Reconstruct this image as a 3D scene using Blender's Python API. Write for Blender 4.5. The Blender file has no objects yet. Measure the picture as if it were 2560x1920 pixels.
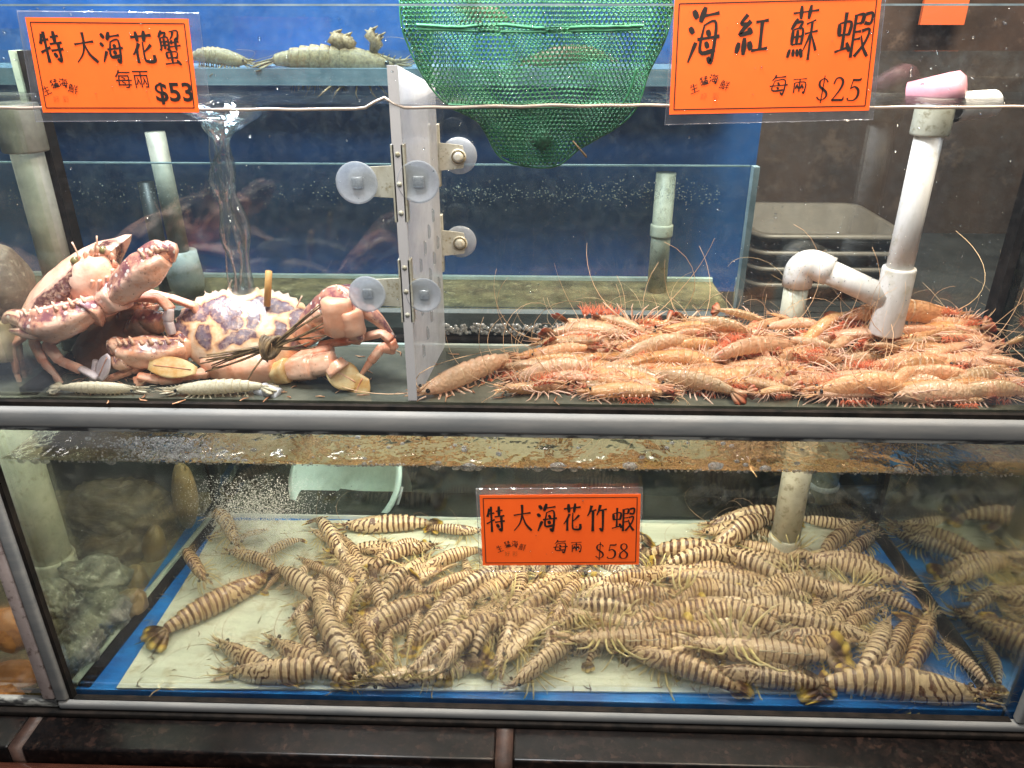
import bpy, math, random
from mathutils import Vector, Matrix, Quaternion, noise
R = math.radians
sc = bpy.context.scene
col = sc.collection
# ------------------------------------------------------------------ camera, world, lights, exposure
F, DIST, PITCH, YAW, CH = 1934.0, 0.85, R(25.5), R(1.7), 1.0
cam = bpy.data.cameras.new('camera')
camo = bpy.data.objects.new('camera', cam); col.objects.link(camo)
camo.location = (0, -DIST, CH); camo.rotation_euler = (math.pi/2 - PITCH, 0, YAW)
cam.sensor_fit = 'HORIZONTAL'; cam.sensor_width = 36; cam.lens = F/2560*36
cam.clip_start = 0.02; cam.clip_end = 50
sc.camera = camo
world = bpy.data.worlds.new('World'); sc.world = world; world.use_nodes = True
bg = world.node_tree.nodes['Background']; bg.inputs[0].default_value = (0.80, 0.86, 1.0, 1); bg.inputs[1].default_value = 0.16
def area(name, loc, target, sx, sy, power, color):
    l = bpy.data.lights.new(name, 'AREA'); l.shape = 'RECTANGLE'; l.size = sx; l.size_y = sy
    l.energy = power; l.color = color
    o = bpy.data.objects.new(name, l); col.objects.link(o); o.location = loc
    o.rotation_euler = (Vector(target) - Vector(loc)).to_track_quat('-Z', 'Y').to_euler()
    return o
area('ceiling_lamp_cool', (-0.55, 0.02, 1.95), (-0.42, 0.12, 0.6), 0.9, 0.16, 112, (0.94, 0.97, 1.0))
area('ceiling_lamp_warm', (0.60, 0.02, 1.95), (0.50, 0.12, 0.6), 0.9, 0.16, 78, (1.0, 0.83, 0.62))
area('stall_lamp', (-0.05, -0.95, 1.75), (0.0, 0.25, 0.15), 1.6, 0.25, 24, (1.0, 0.95, 0.86))
area('rear_tank_lamp', (-0.25, 0.40, 1.70), (-0.25, 0.60, 0.8), 1.3, 0.10, 16, (0.78, 0.90, 1.0))
area('lower_tank_fill', (0.0, 0.30, 0.460), (0.0, 0.26, 0.1), 1.25, 0.03, 6.0, (1.0, 0.93, 0.76))  # unseen fill strip added under the water to brighten the prawn bed
area('lower_front_fill', (0.0, 0.030, 0.4625), (0.0, 0.13, 0.06), 1.3, 0.012, 4.4, (1.0, 0.92, 0.74))  # another added strip, close behind the glass, lifting the foremost prawns
area('foam_fill', (-0.2, 0.10, 0.553), (-0.2, 0.12, 0.1), 1.0, 0.02, 1.3, (0.92, 0.94, 1.0))  # added above the lower water to lighten the foam and give glints
area('bucket_fill', (-0.15, 0.56, 0.497), (-0.2, 0.66, 0.1), 0.5, 0.03, 2.6, (0.92, 1.0, 0.94))  # added light so the bucket behind the tank shows bright
area('neighbour_fill', (-0.86, 0.22, 0.525), (-0.86, 0.24, 0.2), 0.24, 0.3, 2.0, (0.92, 1.0, 0.86))  # added fill over the clams and oysters, which stay dark without it
vs = sc.view_settings; vs.view_transform = 'Standard'; vs.look = 'None'; vs.exposure = 0.15; vs.gamma = 1.0
vs.use_curve_mapping = False
cy = sc.cycles; cy.max_bounces = 12; cy.transparent_max_bounces = 48; cy.diffuse_bounces = 3; cy.glossy_bounces = 4
cy.transmission_bounces = 6; cy.caustics_reflective = False; cy.caustics_refractive = False
cy.use_denoising = True; cy.sample_clamp_indirect = 6.0

# ------------------------------------------------------------------ where a photographed point stands at a known depth or height
CAM = Vector(camo.location); CROT = camo.rotation_euler.to_matrix()
def ray(u, v): return CROT @ Vector(((u-1280)/F, -(v-960)/F, -1))
def P(u, v, y):
    d = ray(u, v); return CAM + d*((y - CAM.y)/d.y)
def G(u, v, z):
    d = ray(u, v); return CAM + d*((z - CAM.z)/d.z)

# ------------------------------------------------------------------ mesh collecting
class MB:
    def __init__(s): s.v = []; s.f = []; s.m = []; s.uv = []
    def add(s, vs, fs, m=0, uv=None):
        b = len(s.v); s.v += [tuple(x) for x in vs]; s.uv += (uv or [(0, 0)]*len(vs))
        for f in fs: s.f.append(tuple(i+b for i in f)); s.m.append(m)
    def box(s, a, b, m=0):
        x0, y0, z0 = a; x1, y1, z1 = b
        v = [(x0,y0,z0),(x1,y0,z0),(x1,y1,z0),(x0,y1,z0),(x0,y0,z1),(x1,y0,z1),(x1,y1,z1),(x0,y1,z1)]
        s.add(v, [(3,2,1,0),(4,5,6,7),(0,1,5,4),(1,2,6,5),(2,3,7,6),(3,0,4,7)], m)
    def tube(s, pts, rad, n=6, m=0, flat=1.0, up=None, cap=True, ridge=0.0):
        pts = [Vector(p) for p in pts]; k = len(pts)
        if not isinstance(rad, (list, tuple)): rad = [rad]*k
        vs = []; uv = []; prev = None
        L = [0.0]
        for i in range(1, k): L.append(L[-1] + (pts[i]-pts[i-1]).length)
        tot = L[-1] or 1
        for i in range(k):
            t = (pts[min(i+1, k-1)] - pts[max(i-1, 0)])
            if t.length < 1e-9: t = Vector((0,0,1))
            t.normalize()
            if prev is None:
                a = Vector(up) if up else (Vector((0,0,1)) if abs(t.z) < .9 else Vector((1,0,0)))
                nrm = (a - t*a.dot(t)).normalized()
            else:
                nrm = prev - t*prev.dot(t)
                nrm = nrm.normalized() if nrm.length > 1e-6 else t.orthogonal().normalized()
            prev = nrm; bi = t.cross(nrm)
            for j in range(n):
                a = 2*math.pi*j/n
                rg = 1+ridge*math.cos(5*a)+(ridge*1.2*noise.noise(pts[i]*90+Vector((math.cos(a)*2, math.sin(a)*2, 0))) if ridge else 0)
                vs.append(pts[i] + nrm*(math.cos(a)*rad[i]*flat*rg) + bi*(math.sin(a)*rad[i]*rg)); uv.append((L[i]/tot, j/n))
        fs = [(i*n+j, i*n+(j+1)%n, (i+1)*n+(j+1)%n, (i+1)*n+j) for i in range(k-1) for j in range(n)]
        if cap: fs += [tuple(range(n-1, -1, -1)), tuple((k-1)*n+j for j in range(n))]
        s.add(vs, fs, m, uv)
    def ball(s, c, ax, nu=10, nv=7, m=0, fn=None):
        """ellipsoid; ax = radius, 3 radii or a 3x3 matrix"""
        if isinstance(ax, (int, float)): ax = (ax,)*3
        M = ax if isinstance(ax, Matrix) else Matrix.Diagonal(Vector(ax))
        c = Vector(c); vs = []; uv = []
        for i in range(nv+1):
            th = math.pi*i/nv
            for j in range(nu):
                ph = 2*math.pi*j/nu
                d = Vector((math.sin(th)*math.cos(ph), math.sin(th)*math.sin(ph), math.cos(th)))
                if fn: d = fn(d)
                vs.append(c + M @ d); uv.append((.5+.5*d.x, .5+.5*d.y))
        fs = [(i*nu+j, (i+1)*nu+j, (i+1)*nu+(j+1)%nu, i*nu+(j+1)%nu) for i in range(nv) for j in range(nu)]
        s.add(vs, fs, m, uv)
    def mesh(s, name, mats, smooth=True):
        me = bpy.data.meshes.new(name); me.from_pydata(s.v, [], s.f)
        for mm in mats: me.materials.append(mm)
        me.polygons.foreach_set('material_index', s.m)
        me.polygons.foreach_set('use_smooth', [smooth]*len(s.f))
        ul = me.uv_layers.new(name='UVMap')
        li = [0]*len(me.loops); me.loops.foreach_get('vertex_index', li)
        flat = []
        for i in li: flat += s.uv[i]
        ul.data.foreach_set('uv', flat)
        me.update(); return me
    def build(s, name, mats, parent=None, smooth=True, bevel=0):
        if not isinstance(mats, (list, tuple)): mats = [mats]
        return link(bpy.data.objects.new(name, s.mesh(name, mats, smooth)), parent, bevel)
def link(o, parent=None, bevel=0):
    col.objects.link(o)
    if parent: o.parent = parent
    if bevel:
        b = o.modifiers.new('bevel', 'BEVEL'); b.width = bevel; b.segments = 3; b.limit_method = 'ANGLE'
    return o
def tag(o, label, cat, group=None, kind=None):
    if label: o['label'] = label
    if cat: o['category'] = cat
    if group: o['group'] = group
    if kind: o['kind'] = kind
    return o
def root(name, label, cat, group=None, loc=(0,0,0)):
    o = bpy.data.objects.new(name, None); col.objects.link(o); o.location = loc; o.empty_display_size = .02
    return tag(o, label, cat, group)
def setting(o): o['kind'] = 'structure'; return o
def recentre(o):
    """put the object's origin at the base of its own mesh (meshes are laid out in world space)"""
    me = o.data; xs = [v.co for v in me.vertices]
    c = Vector((sum(p.x for p in xs)/len(xs), sum(p.y for p in xs)/len(xs), min(p.z for p in xs)))
    me.transform(Matrix.Translation(-c)); o.location = c
    return o

# ------------------------------------------------------------------ materials
def newmat(name):
    m = bpy.data.materials.new(name); m.use_nodes = True; nt = m.node_tree
    return m, nt, nt.nodes, nt.links, nt.nodes['Principled BSDF'], nt.nodes['Material Output']
def setp(b, **k):
    names = dict(rough='Roughness', metal='Metallic', spec='Specular IOR Level', sss='Subsurface Weight', coat='Coat Weight', trans='Transmission Weight', alpha='Alpha')
    for a, v in k.items(): b.inputs[names[a]].default_value = v
def rgb(c): return (c[0], c[1], c[2], 1)
def N(nt, typ, **kw):
    n = nt.nodes.new(typ)
    for k, v in kw.items(): setattr(n, k, v)
    return n
def noise_tex(nt, scale, detail=4, rough=.6, co='Object', stretch=None):
    tc = N(nt, 'ShaderNodeTexCoord'); n = N(nt, 'ShaderNodeTexNoise')
    n.inputs['Scale'].default_value = scale; n.inputs['Detail'].default_value = detail; n.inputs['Roughness'].default_value = rough
    if stretch:
        mp = N(nt, 'ShaderNodeMapping'); mp.inputs['Scale'].default_value = stretch
        nt.links.new(tc.outputs[co], mp.inputs[0]); nt.links.new(mp.outputs[0], n.inputs['Vector'])
    else: nt.links.new(tc.outputs[co], n.inputs['Vector'])
    return n.outputs['Fac']
def ramp(nt, fac, stops, interp='LINEAR'):
    r = N(nt, 'ShaderNodeValToRGB'); r.color_ramp.interpolation = interp
    e = r.color_ramp.elements
    while len(e) < len(stops): e.new(.5)
    for x, (p, c) in zip(e, stops): x.position = p; x.color = rgb(c) if not isinstance(c, float) else (c, c, c, 1)
    if fac is not None: nt.links.new(fac, r.inputs[0])
    return r.outputs[0]
def mixc(nt, fac, a, b, typ='MIX'):
    m = N(nt, 'ShaderNodeMix', data_type='RGBA', blend_type=typ)
    for sock, val in ((m.inputs[0], fac), (m.inputs[6], a), (m.inputs[7], b)):
        if hasattr(val, 'node'): nt.links.new(val, sock)
        elif isinstance(val, (int, float)): sock.default_value = val
        else: sock.default_value = rgb(val)
    return m.outputs[2]
def math_(nt, op, a, b=0.0, c=None):
    m = N(nt, 'ShaderNodeMath', operation=op)
    for s, v in zip(m.inputs, (a, b, c)):
        if v is None: continue
        if hasattr(v, 'node'): nt.links.new(v, s)
        else: s.default_value = v
    return m.outputs[0]
def bump(nt, b, h, strength=.3, dist=.002):
    n = N(nt, 'ShaderNodeBump'); n.inputs['Strength'].default_value = strength; n.inputs['Distance'].default_value = dist
    nt.links.new(h, n.inputs['Height']); nt.links.new(n.outputs[0], b.inputs['Normal'])
def mottled(name, c1, c2, scale=30, rough=.5, bmp=.2, bd=.002, lo=.35, hi=.65, spec=.5, c3=None, stretch=None, detail=5, coat=0):
    m, nt, nd, lk, b, out = newmat(name)
    f = noise_tex(nt, scale, detail, .65, stretch=stretch)
    cc = ramp(nt, f, [(lo, c1), (hi, c2)])
    if c3 is not None:
        f2 = noise_tex(nt, scale*3.1, 4, .7)
        cc = mixc(nt, ramp(nt, f2, [(.55, 0.0), (.68, 1.0)]), cc, c3)
    lk.new(cc, b.inputs['Base Color']); setp(b, rough=rough, spec=spec, coat=coat)
    if bmp: bump(nt, b, f, bmp, bd)
    return m
def plain(name, c, rough=.5, spec=.5, metal=0.0):
    m, nt, nd, lk, b, out = newmat(name); b.inputs['Base Color'].default_value = rgb(c); setp(b, rough=rough, spec=spec, metal=metal); return m
def clear(name, tint, gloss, grough=.03, haze=0.0, hazecol=(.7,.75,.75), hscale=40, hlo=.5, hhi=.75, bmp=0.0, bscale=60, fresnel=True, gcol=(1,1,1)):
    """thin see-through sheet: light goes straight through, part is mirrored, dirt scatters a little"""
    m, nt, nd, lk, b, out = newmat(name); nd.remove(b)
    t = N(nt, 'ShaderNodeBsdfTransparent'); t.inputs[0].default_value = rgb(tint)
    g = N(nt, 'ShaderNodeBsdfGlossy'); g.inputs['Roughness'].default_value = grough; g.inputs[0].default_value = rgb(gcol)
    mx = N(nt, 'ShaderNodeMixShader')
    if fresnel:
        lw = N(nt, 'ShaderNodeLayerWeight'); lw.inputs[0].default_value = .35
        fr = math_(nt, 'MULTIPLY_ADD', lw.outputs['Fresnel'], 0.5, gloss); lk.new(fr, mx.inputs[0])
    else: mx.inputs[0].default_value = gloss
    lk.new(t.outputs[0], mx.inputs[1]); lk.new(g.outputs[0], mx.inputs[2])
    last = mx.outputs[0]
    if bmp:
        h = noise_tex(nt, bscale, 3, .55)
        n = N(nt, 'ShaderNodeBump'); n.inputs['Strength'].default_value = bmp; n.inputs['Distance'].default_value = .01
        lk.new(h, n.inputs['Height']); lk.new(n.outputs[0], g.inputs['Normal'])
    if haze:
        d = N(nt, 'ShaderNodeBsdfDiffuse'); d.inputs[0].default_value = rgb(hazecol)
        tr = N(nt, 'ShaderNodeBsdfTranslucent'); tr.inputs[0].default_value = rgb(hazecol)
        a = N(nt, 'ShaderNodeAddShader')
        md = N(nt, 'ShaderNodeMixShader'); md.inputs[0].default_value = .5
        lk.new(d.outputs[0], md.inputs[1]); lk.new(tr.outputs[0], md.inputs[2])
        f = ramp(nt, noise_tex(nt, hscale, 8, .72), [(hlo, 0.0), (hhi, 1.0)])
        fac = math_(nt, 'MULTIPLY', f, haze)
        m2 = N(nt, 'ShaderNodeMixShader'); lk.new(fac, m2.inputs[0]); lk.new(last, m2.inputs[1]); lk.new(md.outputs[0], m2.inputs[2])
        last = m2.outputs[0]
    lk.new(last, out.inputs[0]); return m
M = {}
M['pane'] = clear('tank_glass', (.975,.985,.98), .012, haze=.045, hscale=90, hlo=.50, hhi=.85)
M['side_pane'] = clear('side_glass', (.93,.95,.90), .035, haze=.05, hscale=50, fresnel=False)
M['rear_pane'] = clear('rear_tank_glass', (.90,.95,.95), .02, haze=.07, hscale=60, hlo=.45, hhi=.8, hazecol=(.5,.62,.66))
M['mirror_pane'] = clear('side_glass_mirroring', (.62,.70,.66), .48, grough=.05, haze=.12, hscale=20, gcol=(.78,.82,.72))
M['film'] = clear('laminate_film', (.90,.90,.92), .05, grough=.10, bmp=.5, bscale=28, haze=.13, hazecol=(.75,.73,.78), hscale=30, hlo=.1, hhi=.9)
M['bead'] = clear('water_bead', (.84,.87,.88), .05, grough=.05)
M['foam'] = clear('foam_bubble', (.86,.85,.82), .05, grough=.10, haze=.70, hscale=300, hlo=.3, hhi=.7, hazecol=(.85,.83,.8))
M['plume'] = clear('fine_air_bubbles', (.80,.81,.78), .02, grough=.2, haze=.95, hazecol=(.85,.85,.80), hscale=200, hlo=-.6, hhi=.6)
M['rail'] = mottled('grey_rail', (.115,.12,.122), (.165,.162,.157), 9, .8, .03, spec=.2, stretch=(1,6,6))
M['railtop'] = mottled('rail_scum', (.03,.03,.03), (.24,.24,.22), 60, .5, .3, stretch=(.35,1,1), lo=.45, hi=.55)
M['seal'] = mottled('black_sealant', (.004,.004,.004), (.016,.012,.010), 40, .8, .3, spec=.10)
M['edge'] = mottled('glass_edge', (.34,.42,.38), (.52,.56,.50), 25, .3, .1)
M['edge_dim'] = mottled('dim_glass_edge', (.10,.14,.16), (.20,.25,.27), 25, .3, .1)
M['bluefloor'] = mottled('blue_floor', (.003,.07,.27), (.012,.19,.55), 14, .35, .05, stretch=(1,3,1), c3=(.01,.10,.30))
M['whitefloor'] = mottled('white_floor_sheet', (.44,.47,.36), (.60,.63,.50), 9, .35, .05, stretch=(.6,4,1), c3=(.36,.34,.22))
M['bluewall'] = mottled('blue_back_panel', (.004,.044,.165), (.010,.082,.285), 5, .45, .05)
M['greyfloor'] = mottled('tank_floor_film', (.055,.060,.048), (.13,.13,.10), 12, .12, .05, spec=.7)
M['gravel'] = mottled('brown_gravel', (.06,.045,.02), (.22,.17,.08), 28, .7, .5, c3=(.34,.27,.14))
M['wall'] = mottled('brown_wall', (.018,.010,.007), (.044,.025,.017), 6, .6, .2, c3=(.062,.040,.029))
M['dark'] = mottled('dark_board', (.010,.011,.012), (.030,.032,.034), 8, .45, .1)
M['pvc'] = mottled('white_pvc', (.50,.48,.45), (.70,.69,.69), 14, .35, .06, c3=(.46,.43,.36), stretch=(2,2,.6))
M['pvc_old'] = mottled('stained_pvc', (.34,.34,.27), (.50,.49,.40), 25, .45, .08, c3=(.22,.20,.13))
M['pvc_pink'] = mottled('pinkish_pvc', (.36,.15,.19), (.46,.22,.26), 20, .35, .04)
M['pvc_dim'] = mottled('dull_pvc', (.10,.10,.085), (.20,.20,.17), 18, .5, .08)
M['bin'] = mottled('grey_bin_plastic', (.075,.064,.056), (.11,.095,.083), 20, .45, .05)
M['bucket'] = mottled('pale_bucket', (.62,.72,.62), (.72,.80,.70), 18, .35, .03)
M['bracket'] = mottled('yellowed_plastic', (.52,.47,.36), (.68,.64,.54), 40, .4, .05, c3=(.34,.27,.15))
M['acrylic'] = clear('frosted_acrylic', (.80,.80,.84), .03, grough=.15, haze=.86, hazecol=(.92,.90,.90), hscale=7, hlo=-.4, hhi=1.0)
M['acryledge'] = plain('acrylic_edge', (.74,.69,.70), .35)
M['cup'] = clear('suction_cup_rubber', (.86,.89,.95), .05, grough=.12, haze=.95, hazecol=(.88,.90,.95), hscale=15, hlo=-.6, hhi=1.0)
M['cupknob'] = clear('suction_cup_knob', (.80,.84,.90), .06, grough=.1, haze=.7, hazecol=(.86,.88,.90), hscale=60, hlo=.2, hhi=.7)
M['rust'] = plain('rust_ring', (.20,.15,.07), .6)
M['net'] = mottled('green_net_thread', (.016,.120,.048), (.038,.21,.09), 30, .5, 0)
M['netlight'] = mottled('bright_green_seam', (.018,.15,.065), (.04,.23,.11), 60, .5, 0)
M['paper'] = mottled('orange_paper', (.84,.098,.006), (.90,.115,.008), 12, .6, 0)
M['ink'] = plain('black_ink', (.012,.008,.006), .5)
M['faint'] = plain('faded_print', (.45,.085,.010), .6)
M['straw'] = mottled('dry_straw', (.045,.024,.010), (.30,.185,.08), 70, .6, .2)
M['stick'] = plain('bamboo_stick', (.55,.30,.10), .5)
M['jet'] = clear('falling_water', (.82,.88,.90), .14, grough=.04, bmp=.6, bscale=25, haze=.15, hscale=18)
M['eye'] = plain('black_eye', (.004,.004,.004), .12, .7)
M['cardreflect'] = plain('reflected_orange', (.42,.075,.015), .7)  # flat orange holds the reflected colour of a price card
def stone_mat():
    m, nt, nd, lk, b, out = newmat('polished_granite')
    tc = N(nt, 'ShaderNodeTexCoord'); vo = N(nt, 'ShaderNodeTexVoronoi'); vo.inputs['Scale'].default_value = 150
    nz = N(nt, 'ShaderNodeTexNoise'); nz.inputs['Scale'].default_value = 24; nz.inputs['Detail'].default_value = 8; nz.inputs['Roughness'].default_value = .7
    lk.new(tc.outputs['Object'], nz.inputs[0])
    mv = N(nt, 'ShaderNodeVectorMath', operation='MULTIPLY_ADD'); lk.new(nz.outputs['Color'], mv.inputs[0]); mv.inputs[1].default_value = (.05,.05,.05); lk.new(tc.outputs['Object'], mv.inputs[2])
    lk.new(mv.outputs[0], vo.inputs['Vector'])
    sp = N(nt, 'ShaderNodeSeparateColor'); lk.new(vo.outputs['Color'], sp.inputs[0])
    c1 = ramp(nt, sp.outputs[0], [(0, (.003,.003,.0034)), (.5, (.005,.0042,.0042)), (.80, (.008,.006,.0055)), (.95, (.014,.009,.008)), (1, (.022,.014,.011))])
    c2 = ramp(nt, nz.outputs['Fac'], [(.30, (.30,.27,.27)), (.75, (1.35,1.25,1.2))])
    lk.new(mixc(nt, 1.0, c1, c2, 'MULTIPLY'), b.inputs['Base Color']); setp(b, rough=.28, spec=.13)
    bump(nt, b, nz.outputs['Fac'], .12, .002)
    return m
M['granite'] = stone_mat()
M['filler'] = mottled('joint_filler', (.016,.008,.006), (.042,.021,.014), 50, .5, .4)
M['moulding'] = mottled('dark_moulding', (.020,.007,.005), (.055,.020,.012), 20, .16, .2, stretch=(.3,2,2), spec=.4)
M['shelldark'] = mottled('clam_shell', (.030,.021,.012), (.16,.12,.07), 16, .45, 1.0, .010, c3=(.22,.18,.13), stretch=(1,1,4))
M['shellgrey'] = mottled('oyster_shell', (.035,.034,.026), (.26,.25,.20), 26, .4, 1.0, .012, c3=(.5,.5,.44))
M['fleshtan'] = mottled('tan_flesh', (.13,.085,.035), (.26,.18,.08), 16, .35, .5, .004)
M['fleshorange'] = mottled('orange_brown_flesh', (.28,.105,.025), (.46,.20,.055), 10, .4, .15, c3=(.20,.06,.02))
M['rock'] = mottled('dark_rock', (.02,.014,.010), (.11,.085,.065), 40, .7, .8, .004, c3=(.20,.17,.14))

def water_mat(name, brown, scale, thru, gl, mixr, ior):
    m, nt, nd, lk, b, out = newmat(name); nd.remove(b)
    h = noise_tex(nt, scale, 4, .6, stretch=(1,.8,1))
    n = N(nt, 'ShaderNodeBump'); n.inputs['Strength'].default_value = 1.0; n.inputs['Distance'].default_value = .018; lk.new(h, n.inputs['Height'])
    t = N(nt, 'ShaderNodeBsdfTransparent'); t.inputs[0].default_value = rgb(thru)
    r = N(nt, 'ShaderNodeBsdfRefraction'); r.inputs['IOR'].default_value = ior; r.inputs['Roughness'].default_value = .02; r.inputs[0].default_value = rgb(brown)
    g = N(nt, 'ShaderNodeBsdfGlossy'); g.inputs['Roughness'].default_value = .05
    lk.new(n.outputs[0], r.inputs['Normal']); lk.new(n.outputs[0], g.inputs['Normal'])
    a = N(nt, 'ShaderNodeMixShader'); a.inputs[0].default_value = mixr; lk.new(t.outputs[0], a.inputs[1]); lk.new(r.outputs[0], a.inputs[2])
    c = N(nt, 'ShaderNodeMixShader'); c.inputs[0].default_value = gl; lk.new(a.outputs[0], c.inputs[1]); lk.new(g.outputs[0], c.inputs[2])
    lk.new(c.outputs[0], out.inputs[0]); return m
M['water_up'] = water_mat('water_upper', (.9,.93,1.0), 16, (.95,.96,.97), .14, .40, 1.2)
M['water_low'] = water_mat('water_lower', (.90,.77,.62), 11, (.86,.76,.64), .07, .80, 1.33)

def prawn_mat(kind):
    m, nt, nd, lk, b, out = newmat(kind + '_shell')
    uvn = N(nt, 'ShaderNodeUVMap', uv_map='UVMap'); sx = N(nt, 'ShaderNodeSeparateXYZ'); lk.new(uvn.outputs[0], sx.inputs[0])
    u, v = sx.outputs[0], sx.outputs[1]
    oi = N(nt, 'ShaderNodeObjectInfo'); rnd = oi.outputs['Random']
    # v: 0 at the back ridge, .5 at the belly
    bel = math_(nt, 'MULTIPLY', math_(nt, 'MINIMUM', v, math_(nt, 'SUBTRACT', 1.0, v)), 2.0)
    tc = N(nt, 'ShaderNodeTexCoord')
    add = N(nt, 'ShaderNodeVectorMath', operation='ADD'); lk.new(tc.outputs['Object'], add.inputs[0])
    cmb = N(nt, 'ShaderNodeCombineXYZ'); lk.new(math_(nt, 'MULTIPLY', rnd, 37.0), cmb.inputs[0]); lk.new(cmb.outputs[0], add.inputs[1])
    def nz(s, d=3):
        n = N(nt, 'ShaderNodeTexNoise'); n.inputs['Scale'].default_value = s; n.inputs['Detail'].default_value = d; lk.new(add.outputs[0], n.inputs['Vector']); return n.outputs['Fac']
    n1, n2 = nz(9), nz(40, 5)
    if kind == 'striped':
        ab = math_(nt, 'MULTIPLY_ADD', math_(nt, 'SUBTRACT', u, .38), math_(nt, 'MULTIPLY_ADD', rnd, 5.0, 17.0), math_(nt, 'MULTIPLY', math_(nt, 'SUBTRACT', n1, .5), .8))
        hd = math_(nt, 'ADD', math_(nt, 'MULTIPLY_ADD', u, 15.0, math_(nt, 'MULTIPLY', bel, 2.2)), math_(nt, 'MULTIPLY', math_(nt, 'SUBTRACT', n1, .5), 4.0))
        ish = math_(nt, 'LESS_THAN', u, .375)
        k = N(nt, 'ShaderNodeMix', data_type='FLOAT'); lk.new(ish, k.inputs[0]); lk.new(ab, k.inputs[2]); lk.new(hd, k.inputs[3])
        w = math_(nt, 'PINGPONG', k.outputs[0], .5)   # 0..0.5
        rn2 = math_(nt, 'FRACT', math_(nt, 'MULTIPLY', rnd, 7.31)); thr = math_(nt, 'ADD', math_(nt, 'MULTIPLY_ADD', bel, .15, .17), math_(nt, 'MULTIPLY', rn2, .09))
        st = math_(nt, 'SMOOTH_MIN', 1.0, math_(nt, 'MULTIPLY', math_(nt, 'MAXIMUM', math_(nt, 'SUBTRACT', w, thr), 0.0), 14.0), .2)
        st = math_(nt, 'MINIMUM', math_(nt, 'MAXIMUM', st, 0.0), 1.0)
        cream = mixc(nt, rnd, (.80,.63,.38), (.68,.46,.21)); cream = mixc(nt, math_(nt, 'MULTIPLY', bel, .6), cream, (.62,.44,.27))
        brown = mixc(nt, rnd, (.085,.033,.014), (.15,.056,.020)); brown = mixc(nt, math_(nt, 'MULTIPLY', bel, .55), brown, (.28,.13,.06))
        c = mixc(nt, st, cream, brown)
        c = mixc(nt, ramp(nt, n2, [(.58, 0.0), (.78, .22)]), c, (.40,.28,.15))
    else:
        c0 = ramp(nt, rnd, [(0, (.62,.48,.24)), (.18, (.88,.45,.14)), (.36, (.92,.56,.34)), (.54, (.84,.38,.08)), (.70, (.55,.46,.28)), (.84, (.92,.62,.42)), (1, (.92,.48,.32))])
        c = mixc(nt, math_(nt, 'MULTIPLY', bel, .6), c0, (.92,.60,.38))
        c = mixc(nt, ramp(nt, n2, [(.45, 0.0), (.8, .45)]), c, (.46,.28,.13))
        # the pale rim and fine dark line at each abdominal ring
        sg = math_(nt, 'PINGPONG', math_(nt, 'MULTIPLY', math_(nt, 'SUBTRACT', u, .38), 13.2), .5)
        rim = math_(nt, 'MULTIPLY', math_(nt, 'LESS_THAN', sg, .07), math_(nt, 'GREATER_THAN', u, .37))
        c = mixc(nt, math_(nt, 'MULTIPLY', rim, .6), c, (.92,.76,.52))
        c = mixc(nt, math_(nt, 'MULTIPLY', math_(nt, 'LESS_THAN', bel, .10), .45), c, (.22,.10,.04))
        c = mixc(nt, ramp(nt, n1, [(.48, 0.0), (.70, .55)]), c, (.88,.44,.26))
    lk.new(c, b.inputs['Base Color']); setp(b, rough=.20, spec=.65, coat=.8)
    b.inputs['Coat Roughness'].default_value = .08
    bump(nt, b, n2, .35, .025)
    tl = N(nt, 'ShaderNodeBsdfTranslucent'); lk.new(c, tl.inputs[0])
    mx = N(nt, 'ShaderNodeMixShader'); mx.inputs[0].default_value = .22 if kind == 'striped' else .30
    lk.new(b.outputs[0], mx.inputs[1]); lk.new(tl.outputs[0], mx.inputs[2]); last = mx.outputs[0]
    if kind == 'orange':                                   # glassy shell: a little of what lies behind shows through
        tp = N(nt, 'ShaderNodeBsdfTransparent'); tp.inputs[0].default_value = (1,.86,.70,1)
        m3 = N(nt, 'ShaderNodeMixShader'); lk.new(ramp(nt, n1, [(.32, .42), (.66, .10)]), m3.inputs[0]); lk.new(last, m3.inputs[1]); lk.new(tp.outputs[0], m3.inputs[2]); last = m3.outputs[0]
    lk.new(last, out.inputs[0])
    return m
def fan_mat(kind):
    m, nt, nd, lk, b, out = newmat(kind + '_tail_fan')
    uvn = N(nt, 'ShaderNodeUVMap', uv_map='UVMap'); sx = N(nt, 'ShaderNodeSeparateXYZ'); lk.new(uvn.outputs[0], sx.inputs[0])
    if kind == 'striped': c = ramp(nt, sx.outputs[0], [(0, (.40,.30,.18)), (.30, (.36,.25,.14)), (.42, (.085,.033,.015)), (.66, (.14,.055,.02)), (.78, (.62,.42,.05)), (1, (.72,.55,.14))])
    else: c = ramp(nt, sx.outputs[0], [(0, (.50,.30,.16)), (.6, (.52,.24,.13)), (1, (.50,.10,.05))])
    lk.new(c, b.inputs['Base Color']); setp(b, rough=.35, spec=.5)
    tl = N(nt, 'ShaderNodeBsdfTranslucent'); lk.new(c, tl.inputs[0])
    mx = N(nt, 'ShaderNodeMixShader'); mx.inputs[0].default_value = .35
    lk.new(b.outputs[0], mx.inputs[1]); lk.new(tl.outputs[0], mx.inputs[2]); lk.new(mx.outputs[0], out.inputs[0])
    return m
for k in ('striped', 'orange'): M[k+'_shell'] = prawn_mat(k); M[k+'_fan'] = fan_mat(k)
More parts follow.
